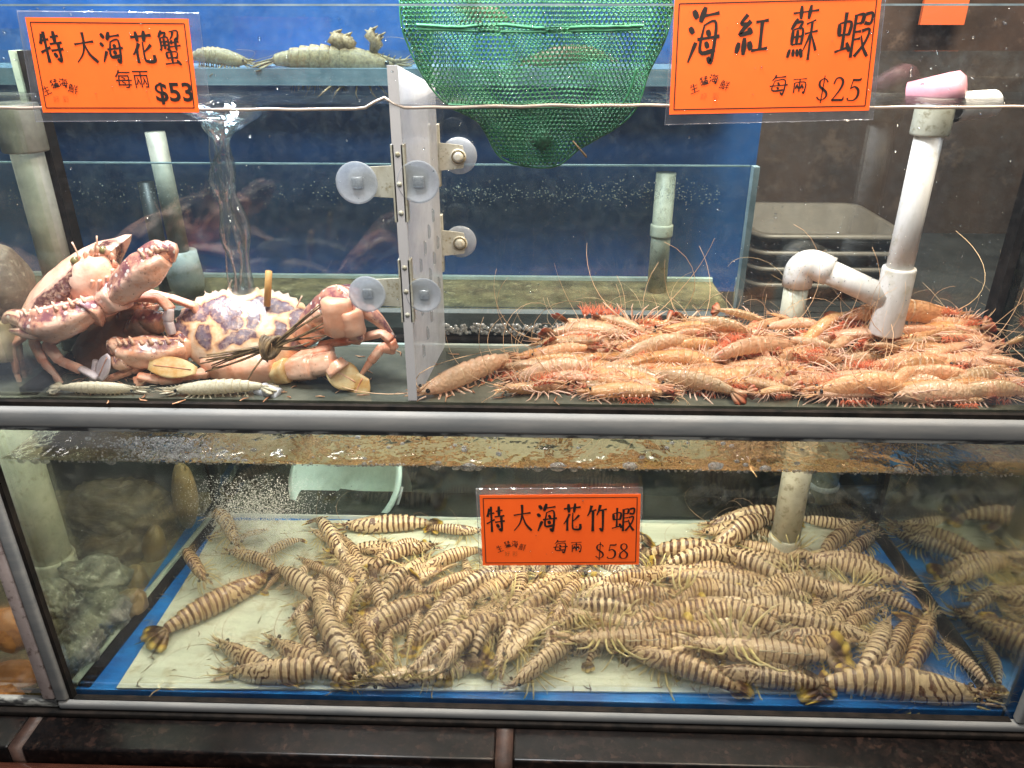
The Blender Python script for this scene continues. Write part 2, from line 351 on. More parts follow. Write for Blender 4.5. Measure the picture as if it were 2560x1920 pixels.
def softmat(name, c1, c2, scale=40, tr=.3, rough=.35):
    m = mottled(name, c1, c2, scale, rough, 0, lo=.38, hi=.60); nt = m.node_tree; b = nt.nodes['Principled BSDF']; out = nt.nodes['Material Output']
    bump(nt, b, noise_tex(nt, scale*7, 5, .7), .35, .0025)
    tl = N(nt, 'ShaderNodeBsdfTranslucent'); tl.inputs[0].default_value = rgb(c2)
    mx = N(nt, 'ShaderNodeMixShader'); mx.inputs[0].default_value = tr
    nt.links.new(b.outputs[0], mx.inputs[1]); nt.links.new(tl.outputs[0], mx.inputs[2]); nt.links.new(mx.outputs[0], out.inputs[0])
    return m
M['striped_leg'] = softmat('yellow_legs', (.62,.50,.18), (.76,.66,.36))
M['striped_swim'] = softmat('pale_swimmerets', (.52,.44,.28), (.62,.56,.40))
M['striped_ant'] = plain('brown_antenna', (.30,.19,.10), .4)
M['orange_leg'] = softmat('pale_pink_legs', (.80,.50,.36), (.88,.64,.50))
M['orange_swim'] = softmat('red_swimmerets', (.82,.14,.05), (.88,.32,.17))
M['orange_ant'] = plain('straw_antenna', (.74,.46,.26), .4)

# ------------------------------------------------------------------ prawns (head along +X, back along +Z, about one unit long)
def lerp_tab(t, tab):
    for (a, x), (b, y) in zip(tab, tab[1:]):
        if t <= b: return x + (y-x)*max(0, (t-a))/(b-a)
    return tab[-1][1]
HT = [(0,.014),(.04,.026),(.09,.044),(.16,.062),(.26,.076),(.36,.078),(.46,.078),(.56,.076),(.66,.068),(.74,.057),(.80,.044),(.87,.031),(.90,.012)]
SEG = [.38,.455,.53,.605,.68,.755,.87]
def make_prawn(kind, bend, lat, seed, roe=False):
    rnd = random.Random(seed)
    # the spine
    n = 90; pos = Vector((0,0,0)); sp = []
    for i in range(n+1):
        s = i/n
        f = 0 if s < .30 else (s-.30)/.70
        pit = bend*f*f*.7 + bend*f*.5 - .10*bend
        yaw = lat*f
        d = Vector((-math.cos(pit)*math.cos(yaw), -math.cos(pit)*math.sin(yaw), -math.sin(pit)))
        side = Vector((math.sin(yaw), -math.cos(yaw), 0)); up = side.cross(d) * -1
        if up.z < 0 and abs(pit) < 1.5: up = -up
        sp.append((pos.copy(), d, side, up)); pos = pos + d/n
    def fr(s):
        i = min(max(s, 0), 1)*n; a = int(min(i, n-1)); t = i-a
        p, d, sd, u = sp[a]; p2 = sp[a+1][0]
        return p.lerp(p2, t), d, sd, u
    mb = MB(); rings = []
    for s in [0,.02,.045,.07,.10,.13,.165,.20,.24,.28,.32,.355,.376]: rings.append((s, 1.0))
    rings.append((.381, 1.02)); rings.append((.3815, .93))
    for a, b in zip(SEG, SEG[1:]):
        L = b-a
        for t, k in ((.06,.93),(.3,.985),(.6,1.03),(.86,1.07),(.97,1.065)): rings.append((a+L*t, k))
        rings.append((b-.0004, 1.0)); rings.append((b+.0004, .90))
    rings.append((.885, .9)); rings.append((.90, .5))
    nu = 18; vs = []; uv = []
    for s, k in rings:
        p, d, sd, u = fr(s); h = lerp_tab(s, HT)*k; w = h*.80
        for j in range(nu):
            a = 2*math.pi*j/nu; ca, sa = math.cos(a), math.sin(a)
            hz = h*(ca + (.07*max(0, ca)**14)) if ca > 0 else h*ca*.86
            if .15 < s < .25: hz *= 1-.05*math.sin((s-.15)/.10*math.pi)*max(0, ca)
            ww = w*sa*(1.0 + (.10*max(0, -ca)))
            vs.append(p + u*hz + sd*ww); uv.append((s, j/nu))
    m = len(rings)
    fs = [(i*nu+j, i*nu+(j+1)%nu, (i+1)*nu+(j+1)%nu, (i+1)*nu+j) for i in range(m-1) for j in range(nu)]
    fs += [tuple(range(nu-1,-1,-1)), tuple((m-1)*nu+j for j in range(nu))]
    mb.add(vs, fs, 0, uv); nshell = len(mb.v)
    # rostrum with teeth along the top
    p, d, sd, u = fr(.0)
    tip = p - d*.13 + u*.045
    b0 = len(mb.v)
    mb.tube([fr(.20)[0]+u*.066, fr(.10)[0]+u*.046, p+u*.022, p-d*.06+u*.030, tip], [.004,.008,.010,.007,.0015], 6, 0, 1.5)
    for q in range(6):
        t = q/5; c = (fr(.13)[0]+u*.052).lerp(p-d*.08+u*.033, t)
        mb.tube([c, c-d*.016+u*.017], [.006,.001], 4, 0)
    for i in range(b0, len(mb.v)): mb.uv[i] = (.06, .3)
    # antennal scales, antennules
    for sg in (-1, 1):
        c = p - d*.055 + sd*.030*sg - u*.004
        Mx = Matrix((-d*.075 + sd*.012*sg, sd*.017, u*.005)).transposed()
        b0 = len(mb.v); mb.ball(c, Mx, 8, 6, 0)
        for i in range(b0, len(mb.v)): mb.uv[i] = (.03, .35)
        mb.tube([p-d*.02+sd*.012*sg+u*.01, p-d*.10+sd*.022*sg+u*.012, p-d*.16+sd*.035*sg+u*.03, p-d*.21+sd*.045*sg+u*.02], [.006,.004,.002,.001], 5, 1)
        mb.tube([p+d*.03+sd*.03*sg-u*.02, p-d*.05+sd*.036*sg-u*.035, p-d*.10+sd*.03*sg-u*.055], [.007,.005,.002], 5, 1)   # mouth limbs
    # five pairs of walking legs
    for k in range(5):
        s = .17 + k*.045
        p1, d1, s1, u1 = fr(s); h = lerp_tab(s, HT)
        for sg in (-1, 1):
            j = rnd.uniform(-.02, .02); fw = (.10, .07, .02, -.03, -.07)[k]
            a = p1 - u1*h*.75 + s1*.025*sg
            b = a + s1*(.045+.008*k)*sg - d1*(fw*.6+j) - u1*.030
            c = b + s1*(.022+.01*k)*sg - d1*(fw*.9-.02+j) - u1*.055
            e = c + s1*.008*sg - d1*fw*.6 - u1*.030
            mb.tube([a, b, c, e], [.0095,.0085,.006,.0016], 5, 1)
    # swimmerets under the abdomen
    for k in range(5):
        s = (SEG[k]+SEG[k+1])/2; p1, d1, s1, u1 = fr(s); h = lerp_tab(s, HT)
        for sg in (-1, 1):
            a = p1 - u1*h*.82 + s1*h*.42*sg
            if kind == 'striped':
                sw = rnd.uniform(-.03, .03)
                mb.tube([a, a - u1*.024 + s1*.012*sg, a - u1*.050 + d1*(.018+sw) + s1*.022*sg, a - u1*.072 + d1*(.04+sw) + s1*.024*sg], [.008,.009,.006,.0015], 5, 2, .5)
            else:
                mb.tube([a, a - u1*.03 + s1*.01*sg], [.009,.007], 5, 1)
                for q in range(9):
                    dx = rnd.uniform(-.06, .055); dy = rnd.uniform(-.03, .045)
                    mb.tube([a - u1*.022, a - u1*rnd.uniform(.045,.06) + d1*dx*.6 + s1*dy*.6*sg, a - u1*rnd.uniform(.085,.135) + d1*dx*1.6 + s1*dy*1.5*sg], [.0042,.0036,.0006], 4, 2)
    body = mb.mesh(kind+'_prawn', [M[kind+'_shell'], M[kind+'_leg'], M[kind+'_swim']])
    # tail fan: telson and two pairs of uropods
    fb = MB(); p, d, sd, u = fr(.865)
    for ang, ln, wd, dz in ((0,.16,.021,.012),(.30,.175,.032,.004),(-.30,.175,.032,.004),(.72,.165,.034,-.004),(-.72,.165,.034,-.004)):
        dd = (d*math.cos(ang) + sd*math.sin(ang)); ss = (sd*math.cos(ang) - d*math.sin(ang))
        nn = 7; vv = []; uu = []
        for i in range(nn):
            t = i/(nn-1); w = wd*(.35+.95*math.sin(math.pi*min(t, .93)*.72)**.8) * (1 if t < .9 else .55)
            if ang == 0: w = wd*(1-.78*t)
            droop = -u*(.02*t*t)
            for a, b in ((-1,0),(0,1),(1,0),(0,-1)):
                vv.append(p + dd*ln*t + ss*w*a + u*(dz + .004*b*(1-.6*t)) + droop); uu.append((t, .5+.5*a))
        ff = [(i*4+j, i*4+(j+1)%4, (i+1)*4+(j+1)%4, (i+1)*4+j) for i in range(nn-1) for j in range(4)] + [(3,2,1,0), tuple((nn-1)*4+j for j in range(4))]
        fb.add(vv, ff, 0, uu)
    tail_end = p + d*.14
    fan = fb.mesh('tail_fan', [M[kind+'_fan']])
    eyes = []
    p, d, sd, u = fr(.055)
    for sg in (-1, 1):
        e = MB(); c = p + sd*.046*sg + u*.020 - d*.012
        e.ball(c, .0165, 10, 8, 0); e.tube([p+sd*.018*sg+u*.008, c], [.009,.008], 6, 1)
        eyes.append(e.mesh('eye', [M['eye'], M[kind+'_leg']]))
    ants = []
    p, d, sd, u = fr(.02)
    for sg in (-1, 1):
        a = MB(); pts = []
        ph = rnd.uniform(.4, 1.5); ln = rnd.uniform(.8, 1.5) if kind == 'orange' else rnd.uniform(.45, .75); rise = rnd.uniform(.05, .55)
        q = p + sd*.03*sg - u*.006; th = .12*sg
        for i in range(12):
            pts.append(q.copy()); th += sg*ph*.22
            q = q + (-d*math.cos(th) + sd*math.sin(th) + u*rise*(1-i/9))*ln/11
        a.tube(pts, [(.0036 if kind == 'orange' else .0028)-.0002*i for i in range(12)], 4, 0)
        ants.append(a.mesh('antenna', [M[kind+'_ant']]))
    return dict(nshell=nshell, body=body, fan=fan, eyes=eyes, ants=ants, head=tip, tail=tail_end)
for k, c1, c2 in (('tan_mantis', (.17,.105,.045), (.42,.31,.16)), ('brown_mantis', (.12,.05,.03), (.30,.15,.09))):
    M[k+'_shell'] = softmat(k+'_shell', c1, c2, 50, .2); M[k+'_leg'] = softmat(k+'_leg', c1, c2, 60); M[k+'_swim'] = M[k+'_leg']; M[k+'_fan'] = softmat(k+'_fan', c1, c2, 30); M[k+'_ant'] = M[k+'_leg']
for k, c1, c2 in (('white', (.58,.50,.34), (.84,.76,.58)),):
    M[k+'_shell'] = softmat(k+'_shell', c1, c2, 45, .3); M[k+'_leg'] = softmat(k+'_leg', c1, c2, 60); M[k+'_swim'] = M[k+'_leg']; M[k+'_fan'] = softmat(k+'_fan', c1, c2, 30, .4); M[k+'_ant'] = M['orange_ant']
PROTO = {}
for kind in ('striped', 'orange'):
    L = []
    for i, (b, lt) in enumerate(((.10,0),(.22,.18),(.35,-.15),(.50,.08),(.18,-.38),(.85,.15),(.30,.42),(.45,-.28))):
        L.append(make_prawn(kind, b, lt, 100+i+(50 if kind == 'orange' else 0)))
    PROTO[kind] = L
def put_prawn(name, kind, head, tail, roll, var, label, cat, group, ants=2, fat=1.0):
    pr = PROTO[kind][var % 8]
    h, t = pr['head'], pr['tail']; ax = (h-t); k = (head-tail).length/ax.length
    X = ax.normalized(); Z = (Vector((0,0,1)) - X*X.z).normalized(); Y = Z.cross(X); L0 = Matrix((X, Y, Z)).transposed()
    wx = (head-tail).normalized(); wz = (Vector((0,0,1)) - wx*wx.z).normalized()
    wz = Quaternion(wx, R(roll)) @ wz; wy = wz.cross(wx); W0 = Matrix((wx, wy, wz)).transposed()
    rot = (W0 @ L0.transposed()); k2 = k*fat
    sm = L0 @ Matrix.Diagonal(Vector((k, k2, k2))) @ L0.transposed()
    mat = rot @ sm
    o = bpy.data.objects.new(name, pr['body']); col.objects.link(o)
    tr = head - (mat @ h); r1 = mat[1]
    nsh = pr['nshell']; ys2 = [r1.dot(v.co) + tr.y for v in pr['body'].vertices]
    lo = min(ys2[:nsh])
    if lo < .0085: tr.y += .0085 - lo                      # the shell keeps clear of the front glass
    else: lo = .0085
    ys2 = [y + .0085 - lo for y in ys2]
    if min(ys2) < .0080:                                   # limbs pressed flat against the glass
        me = pr['body'].copy(); inv = mat.inverted()
        for v, y in zip(me.vertices, ys2):
            if y < .0080: v.co = v.co + inv @ Vector((0, .0080 - y, 0))
        o.data = me
    m4 = mat.to_4x4(); m4.translation = tr; o.matrix_world = m4
    inv = mat.inverted()
    tag(o, label, cat, group)
    for nm, me in [('tail_fan', pr['fan'])] + [('eye', e) for e in pr['eyes']] + [('antenna', a) for a in pr['ants'][:ants]]:
        if min(r1.dot(v.co) for v in me.vertices) + tr.y < .0078:
            me = me.copy(); th = .0078 + (.0012 if nm == 'tail_fan' else 0)
            for v in me.vertices:
                y = r1.dot(v.co) + tr.y
                if y < th: v.co = v.co + inv @ Vector((0, th - y + .0004*random.random(), 0))
        c = bpy.data.objects.new(nm, me); col.objects.link(c); c.parent = o
    return o

# ------------------------------------------------------------------ the setting and the tanks
ZU, ZUW, ZL, ZLW = .5654, .9126, .059, .4688        # floors and water levels of the upper and the lower tank
UB, LB = .200, .465                                 # how deep the two tanks are
def quad_prism(mb, pts, th, m=0):
    """a sheet through four points with thickness th"""
    a, b, c, d = [Vector(p) for p in pts]; n = (b-a).cross(d-a).normalized()*th
    v = [a, b, c, d, a+n, b+n, c+n, d+n]
    mb.add(v, [(3,2,1,0),(4,5,6,7),(0,1,5,4),(1,2,6,5),(2,3,7,6),(3,0,4,7)], m)
def box_obj(name, a, b, mat, parent=None, bevel=0):
    mb = MB(); mb.box(a, b); return mb.build(name, mat, parent, smooth=bool(bevel), bevel=bevel)

w = box_obj('back_wall', (-1.6, 1.05, -.2), (1.8, 1.10, 2.4), M['wall']); setting(w)
fl = box_obj('floor', (-2.2, -2.0, -.75), (2.2, 1.3, -.70), M['dark']); setting(fl)

# granite ledge
ledge = root('stone_ledge', 'dark polished granite ledge running along the foot of the tanks', 'ledge', loc=(0, -.02, -.08))
def slab(x0, x1):
    mb = MB(); mb.box((x0, -.075, -.06), (x1, .62, .0265)); o = mb.build('slab', M['granite'], ledge, True, .004); o.location -= Vector(ledge.location); return o
zt = .0265
jx = [P(95, 1850, -.03).x, P(1262, 1850, -.03).x]
slab(-1.25, jx[0]-.010); slab(jx[0]+.010, jx[1]-.013); slab(jx[1]+.013, 1.25)
for x, w_ in ((jx[0], .0095), (jx[1], .0125)):
    mb = MB(); mb.box((x-w_, -.074, -.06), (x+w_, .62, .0255)); o = mb.build('joint_filler', M['filler'], ledge); o.location -= Vector(ledge.location)
mb = MB(); mb.box((-1.25, -.100, -.16), (1.25, -.0755, .002)); o = mb.build('moulding', M['moulding'], ledge, True, .009); o.location -= Vector(ledge.location)
mb = MB(); mb.box((-1.25, -.088, -.40), (1.25, -.06, -.1605)); o = mb.build('skirt', M['moulding'], ledge); o.location -= Vector(ledge.location)

# lower tank
low = root('lower_glass_tank', 'lower glass tank full of striped prawns, grey rails, blue floor', 'fish tank', loc=(0, 0, .028))
def part(mb, name, mat, par, smooth=False, bevel=0):
    o = mb.build(name, mat, par, smooth, bevel); o.location -= Vector(par.location); return o
XLf, XLb, XRf, XRb = -.700, -.655, .715, .702
mb = MB(); mb.box((XLf-.005, 0, .036), (XRf+.2, .006, .529)); part(mb, 'front_pane', M['pane'], low)
mb = MB(); quad_prism(mb, [(XLf, .007, .04), (XLb, LB, .04), (XLb, LB, .52), (XLf, .007, .52)], .005); part(mb, 'left_pane', M['side_pane'], low)
mb = MB(); quad_prism(mb, [(XRf, .007, .04), (XRb, LB, .04), (XRb, LB, .52), (XRf, .007, .52)], -.005); part(mb, 'right_pane', M['mirror_pane'], low)
mb = MB(); mb.box((XLb, LB+.001, .04), (XRb, LB+.007, .52)); part(mb, 'back_pane', M['rear_pane'], low)
mb = MB(); mb.box((XLf-.001, .007, .034), (1.1, LB, ZL-.001)); part(mb, 'floor_panel', M['bluefloor'], low)
nb = root('neighbour_tank', 'edge of the next glass tank at far left holding clams and oysters', 'fish tank', loc=(-.85, .1, .030))
mb = MB(); mb.box((-1.2, .007, .034), (XLf-.002, LB+.10, ZL-.002)); part(mb, 'floor_panel', M['gravel'], nb)
mb = MB(); mb.box((-.742, -.014, .056), (-.7225, -.001, .529)); part(mb, 'right_post', mottled('pinkish_frame', (.22,.17,.16), (.33,.27,.25), 20, .5, .2, c3=(.10,.06,.05)), nb, True, .004)
mb = MB(); mb.box((-1.1, -.012, .0385), (-.7215, -.001, .0550)); part(mb, 'bottom_rail', M['railtop'], nb, True, .004)
mb = MB(); mb.box((-1.1, .0, .056), (-.745, .005, .529)); part(mb, 'front_pane', M['pane'], nb)
mb = MB(); mb.box((-1.1, LB+.09, .036), (XLb-.02, LB+.098, .50)); part(mb, 'back_panel', M['dark'], nb)
# seams: silicone fillets along the floor edges, up the corners
def strips(par, items):
    for nm, a, b, rd, mt in items:
        mb = MB()
        if rd: mb.tube([a, b], rd, 6)
        else: mb.box(a, b)
        part(mb, nm, M[mt], par, bool(rd))
strips(low, [('silicone_seam', (XLf+.010, .012, ZL), (XLb+.006, LB-.006, ZL), .011, 'seal'), ('silicone_seam', (XRf-.008, .012, ZL), (XRb-.006, LB-.006, ZL), .013, 'seal'),
    ('silicone_seam', (XRb-.003, LB-.005, ZL), (XRb-.003, LB-.005, .52), .007, 'seal'), ('silicone_seam', (XLb+.003, LB-.005, ZL), (XLb+.003, LB-.005, .52), .004, 'seal'),
    ('glass_edge', (XLf-.004, .012, ZL+.007), (XLb-.004, LB-.006, ZL+.007), .006, 'edge'), ('glass_edge', (XRf+.001, .012, ZL+.012), (XRb+.001, LB-.006, ZL+.012), .0055, 'edge'),
    ('glass_edge', (XRb+.006, LB-.002, ZL), (XRb+.006, LB-.002, .52), .006, 'edge'), ('glass_edge', (XLb, LB-.003, ZL), (XRb, LB, ZL+.009), 0, 'edge')])
# grey front frame: bottom rail, slanted looking post, black joint
mb = MB(); mb.box((XLf-.020, -.016, .0385), (1.0, -.001, .0545)); part(mb, 'bottom_rail', M['rail'], low, True, .005)
mb = MB(); mb.box((XLf-.021, -.016, .0555), (XLf-.002, -.001, .529)); part(mb, 'left_post', M['rail'], low, True, .005)
mb = MB(); mb.box((XRf+.004, -.016, .0555), (XRf+.030, -.001, .529)); part(mb, 'right_post', M['rail'], low, True, .005)
mb = MB(); mb.box((-1.1, -.020, .0270), (1.1, -.002, .0375)); part(mb, 'black_joint', M['seal'], low, True, .002)
mb = MB(); mb.box((XLf-.0015, -.010, .056), (XLf+.004, -.0005, .52)); part(mb, 'inner_seal', M['seal'], low)
mb = MB(); mb.box((XLf+.0045, -.010, .0548), (XRf, -.0005, .0563)); part(mb, 'inner_seal', M['seal'], low)
# the middle rail carries the upper tank
mb = MB(); mb.box((-1.1, -.016, .531), (1.1, -.001, .5585)); part(mb, 'top_rail', M['rail'], low, True, .006)
mb = MB(); mb.box((-1.1, -.0105, .5255), (1.1, -.0008, .5308)); part(mb, 'rail_scum', M['railtop'], low, True, .001)
# water of the lower tank
def water_sheet(name, pts, z, nx, ny, mat, amp, seed, menis=None):
    (x0, y0), (x1, y1) = pts; mb = MB(); vs = []
    for j in range(ny+1):
        for i in range(nx+1):
            x = x0+(x1-x0)*i/nx; y = y0+(y1-y0)*j/ny
            h = amp*noise.noise(Vector((x*22+seed, y*30, seed))) + amp*.3*noise.noise(Vector((x*50, y*70, seed*3)))
            if menis and j < 3: h += menis*(1-j/3)**2
            vs.append((x, y, z+h))
    mb.add(vs, [(j*(nx+1)+i, j*(nx+1)+i+1, (j+1)*(nx+1)+i+1, (j+1)*(nx+1)+i) for j in range(ny) for i in range(nx)])
    return setting(mb.build(name, mat))
water_sheet('water', ((-.70, .0065), (.712, LB)), ZLW, 220, 70, M['water_low'], .0018, 3.1, .003)
water_sheet('water', ((-.99, .0065), (.99, UB)), ZUW, 160, 30, M['water_up'], .0014, 8.7, .002)

# white sheet over the blue floor
mb = MB()
fx = [G(u, v, ZL).to_2d() for u, v in ((292, 1724), (1280, 1731), (2010, 1738), (2075, 1500), (2105, 1303), (548, 1305), (468, 1450))]
k = len(fx); mb.add([(p.x, p.y, ZL+.001) for p in fx] + [(p.x, p.y, ZL+.004) for p in fx], [tuple(range(k-1,-1,-1)), tuple(range(k, 2*k))] + [(i, (i+1)%k, k+(i+1)%k, k+i) for i in range(k)])
ws = mb.build('floor_sheet', M['whitefloor'], None, False); recentre(ws); tag(ws, 'pale greenish white sheet lying on the blue floor of the lower tank', 'sheet')

# upper tank
up = root('upper_glass_tank', 'upper glass tank with crabs and pale shrimps behind its front pane', 'fish tank', loc=(0, 0, .5595))
XU0, XU1 = -.645, .648
mb = MB(); mb.box((-1.0, 0, .5602), (1.0, .006, 1.008)); part(mb, 'front_pane', M['pane'], up)
mb = MB(); mb.box((XU0-.005, .007, ZU), (XU0, UB, .985)); part(mb, 'left_pane', M['side_pane'], up)
mb = MB(); mb.box((XU1, .007, ZU), (XU1+.005, UB, .985)); part(mb, 'right_pane', M['mirror_pane'], up)
mb = MB(); mb.box((-1.0, UB+.001, ZU), (1.0, UB+.007, .96)); part(mb, 'back_pane', M['rear_pane'], up)
mb = MB(); mb.box((-1.0, .0065, .5598), (1.0, UB+.03, ZU-.0005)); part(mb, 'floor_panel', M['greyfloor'], up)
strips(up, [('silicone_seam', (XU0-.002, UB-.022, ZU), (XU0+.010, UB-.001, .96), 0, 'seal'), ('silicone_seam', (XU1-.012, UB-.024, ZU), (XU1-.001, UB-.001, .96), 0, 'seal'),
    ('silicone_seam', (-.632, UB-.004, ZU+.006), (.634, UB-.004, ZU+.006), .008, 'seal'), ('silicone_seam', (XU0+.006, .012, ZU+.003), (XU0+.006, UB-.026, ZU+.003), .012, 'seal'),
    ('silicone_seam', (-1.0, -.0075, .5592), (1.0, -.0005, .5648), 0, 'seal'),
    ('glass_edge', (XU0-.014, UB-.020, ZU), (XU0-.006, UB, .96), 0, 'edge'), ('glass_edge', (XU1+.006, UB-.022, ZU), (XU1+.017, UB, .97), 0, 'edge'),
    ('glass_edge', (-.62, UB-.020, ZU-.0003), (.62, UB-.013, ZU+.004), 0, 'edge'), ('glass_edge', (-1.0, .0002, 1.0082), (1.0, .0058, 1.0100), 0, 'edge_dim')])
# meniscus bead where the upper water meets the front pane
mb = MB(); pts = []; div_x = P(958, 262, .008).x
for i in range(141):
    x = -.75 + 1.45*i/140
    z = ZUW + .0015*math.sin(x*9+1) + .0012*noise.noise(Vector((x*30, 0, 0))) + .011*math.exp(-((x-div_x)/.012)**2) + (x-.0)*.006
    pts.append((x, .0085, z))
mb.tube(pts, .0017, 7)
mn, nt, nd, lk, b, out = newmat('meniscus'); b.inputs['Base Color'].default_value = (.55,.42,.34,1); setp(b, rough=.12, spec=.8)
M['meniscus'] = mn
o = mb.build('water', M['meniscus']); setting(o)

# rear tanks (blue)
rear = root('rear_glass_tank', 'row of blue backed glass tanks standing behind the upper tank', 'fish tank', loc=(0, .24, .60))
yr = .245; zr0 = P(1280, 785, yr).z; yb = G(1280, 700, zr0).y; yb = min(max(yb, .42), .75)
xr1 = P(1862, 600, yr).x
mb = MB(); mb.box((-1.2, yr, zr0-.012), (xr1, yb, zr0)); part(mb, 'floor_panel', M['gravel'], rear)
mb = MB(); mb.box((-1.2, yr-.004, zr0-.022), (xr1+.004, yr+.016, zr0+.002)); part(mb, 'base_rail', M['bluegrey'] if 'bluegrey' in M else M['rail'], rear)
mb = MB(); mb.box((-1.3, yb, zr0-.02), (P(1905, 300, yb).x, yb+.02, 1.6)); part(mb, 'back_panel', M['bluewall'], rear)
mb = MB(); mb.box((-1.2, yr+.017, zr0+.003), (xr1, yr+.022, P(1280, 415, yr).z)); part(mb, 'front_pane', M['rear_pane'], rear)
strips(rear, [('glass_edge', (xr1, yr, zr0+.003), (xr1+.008, yr+.016, P(1860, 418, yr).z), 0, 'edge_dim'), ('glass_edge', (-1.2, yb-.012, zr0+.0005), (xr1, yb-.002, zr0+.006), 0, 'edge'), ('glass_edge', (-1.2, yr+.023, P(1280, 422, yr).z), (xr1, yr+.027, P(1280, 418, yr).z), 0, 'edge_dim')])  # the strip at the back is a paler tone, imitating a streak of light
ys = yb - .10; zs = P(800, 168, ys).z
mb = MB(); mb.box((-1.3, ys-.03, zs-.022), (P(1905, 160, ys).x, yb-.003, zs)); part(mb, 'upper_shelf', mottled('blue_grey_glass', (.10,.15,.20), (.20,.27,.33), 10, .25, .1), rear)
mb = MB(); mb.box((-1.3, ys-.036, zs-.02), (P(1905, 160, ys).x, ys-.031, 1.4)); part(mb, 'upper_pane', M['rear_pane'], rear)

# shelf and dark board behind the lower tank
sh = box_obj('dark_shelf', (-1.4, LB+.10, -.09), (1.5, 1.04, -.06), M['dark']); tag(sh, 'dark board floor behind the lower tank', 'shelf')
db = box_obj('dark_back_board', (-1.4, .985, -.058), (P(1770, 1230, .985).x, 1.03, .545), M['dark']); tag(db, 'dark upright board seen through the back of the lower tank', 'board')
us = box_obj('tank_support_shelf', (-1.3, UB+.035, .500), (1.3, 1.04, .520), M['dark']); tag(us, 'dark shelf carrying the blue rear tanks', 'shelf')
oc = box_obj('card_reflection', P(2300, 62, .99), P(2432, -60, 1.0), M['cardreflect']); recentre(oc); tag(oc, 'orange shape standing for the reflection of a price card at upper right', 'card')  # reflection of a price card, shaped as a thin slab by the wall

# ------------------------------------------------------------------ pipes
def tpart(par, name, pts, rad, mat, n=20, bevel=0):
    mb = MB(); mb.tube([Vector(p)-Vector(par.location) for p in pts], rad, n); return mb.build(name, mat, par)
def pipe_sock(par, name, a, b, r, mat):
    a, b = Vector(a), Vector(b); d = (b-a).normalized()
    return tpart(par, name, [a, a+d*.0005, a+d*.003, b-d*.003, b-d*.0005, b], [r*.93, r*.97, r, r, r*.97, r*.93], mat)
yp = .135
base = P(2232, 745, yp); pr = .0165
pipe = root('pvc_pipe', 'white PVC pipe rising from a tee above the pale shrimps at right', 'pipe', loc=(base.x, base.y, ZU))
top = Vector((base.x, yp, ZUW-.012))
zj = base.z
tpart(pipe, 'riser', [(base.x, yp, zj), (base.x, yp, top.z-.02)], pr, M['pvc'])
pipe_sock(pipe, 'tee', (base.x, yp, zj-.05), (base.x, yp, P(2245, 668, yp).z), pr*1.28, M['pvc'])
elb = G(2016, 648, zj); elb.y = min(elb.y, .182)
elb = P(2020, 655, elb.y)
tpart(pipe, 'arm', [(base.x-.01, yp, zj), elb], pr, M['pvc'])
arm_d = (elb - Vector((base.x, yp, zj))).normalized()
mb = MB(); q = elb - Vector(pipe.location)
e3 = [q-arm_d*.032, q-arm_d*.020] + [q-arm_d*.012+arm_d*.022*math.sin(R(a))-Vector((0,0,.022*(1-math.cos(R(a))))) for a in range(0, 91, 9)] + [q+arm_d*.010-Vector((0,0,.038))]
mb.tube(e3, pr*1.2, 24); mb.build('elbow', M['pvc'], pipe)
e2 = elb + arm_d*.010
tpart(pipe, 'drop', [(e2.x, e2.y, elb.z-.03), (e2.x, e2.y, ZU+.002)], pr, M['pvc_old'])
pipe_sock(pipe, 'top_coupling', (base.x, yp, P(2330, 338, yp).z), (base.x, yp, P(2340, 262, yp).z), pr*1.35, M['pvc_old'])
so = P(2385, 268, yp); se = P(2480, 258, yp+.02)
mb = MB(); a_, b_ = so-Vector(pipe.location), se-Vector(pipe.location)
mb.tube([a_, b_], [pr*1.05, pr*.95], 20, cap=False); mb.tube([a_+Vector((.0005,0,0)), b_], [pr*.85, pr*.8], 20, cap=False); mb.build('side_outlet', M['pvc'], pipe)
pk = root('pink_pipe_end', 'short pinkish pipe end poking above the upper water line', 'pipe', loc=P(2340, 236, .15))
a_ = P(2270, 238, .16) ; b_ = P(2400, 218, .13)
tpart(pk, 'tube', [a_, a_.lerp(b_, .8), b_, b_+(b_-a_).normalized()*.006], [.015,.0185,.0185,.012], M['pvc_pink'])

yq = G(1952, 1402, ZL).y; bq = G(1952, 1402, ZL)
lp = root('standing_pipe', 'thick white pipe standing in the lower tank among striped prawns', 'pipe', loc=bq)
rq = .0255
tpart(lp, 'tube', [(bq.x, bq.y, ZL+.03), (bq.x, bq.y, ZLW-.002)], rq, M['pvc_old'])
pipe_sock(lp, 'coupling', (bq.x, bq.y, ZL+.002), (bq.x, bq.y, P(1955, 1338, bq.y).z), rq*1.14, M['pvc_old'])
bp = P(2050, 1250, .62); b2 = root('far_pipe', 'pale pipe end behind the back pane, right of the standing pipe', 'pipe', loc=(bp.x, .62, -.05))
tpart(b2, 'tube', [(bp.x, .62, -.05), (bp.x, .62, .49)], .030, M['pvc_old']); pipe_sock(b2, 'collar', (bp.x, .62, P(2050, 1215, .62).z), (bp.x, .62, P(2050, 1203, .62).z), .034, M['pvc'])
hp = tpart(b2, 'crossing_tube', [P(1880, 1300, .62), P(1990, 1240, .62), P(2240, 1236, .62)], .022, M['bin'])
lq = P(130, 1400, .22); l3 = root('left_pipe', 'grey green pipe standing beyond the left side pane of the lower tank', 'pipe', loc=(lq.x, .22, lq.z-.1))
tpart(l3, 'tube', [(lq.x, .22, lq.z-.1), (lq.x, .22, ZLW)], .033, M['pvc_old']); pipe_sock(l3, 'coupling', (lq.x, .22, lq.z-.03), (lq.x, .22, lq.z+.01), .038, M['pvc_old'])
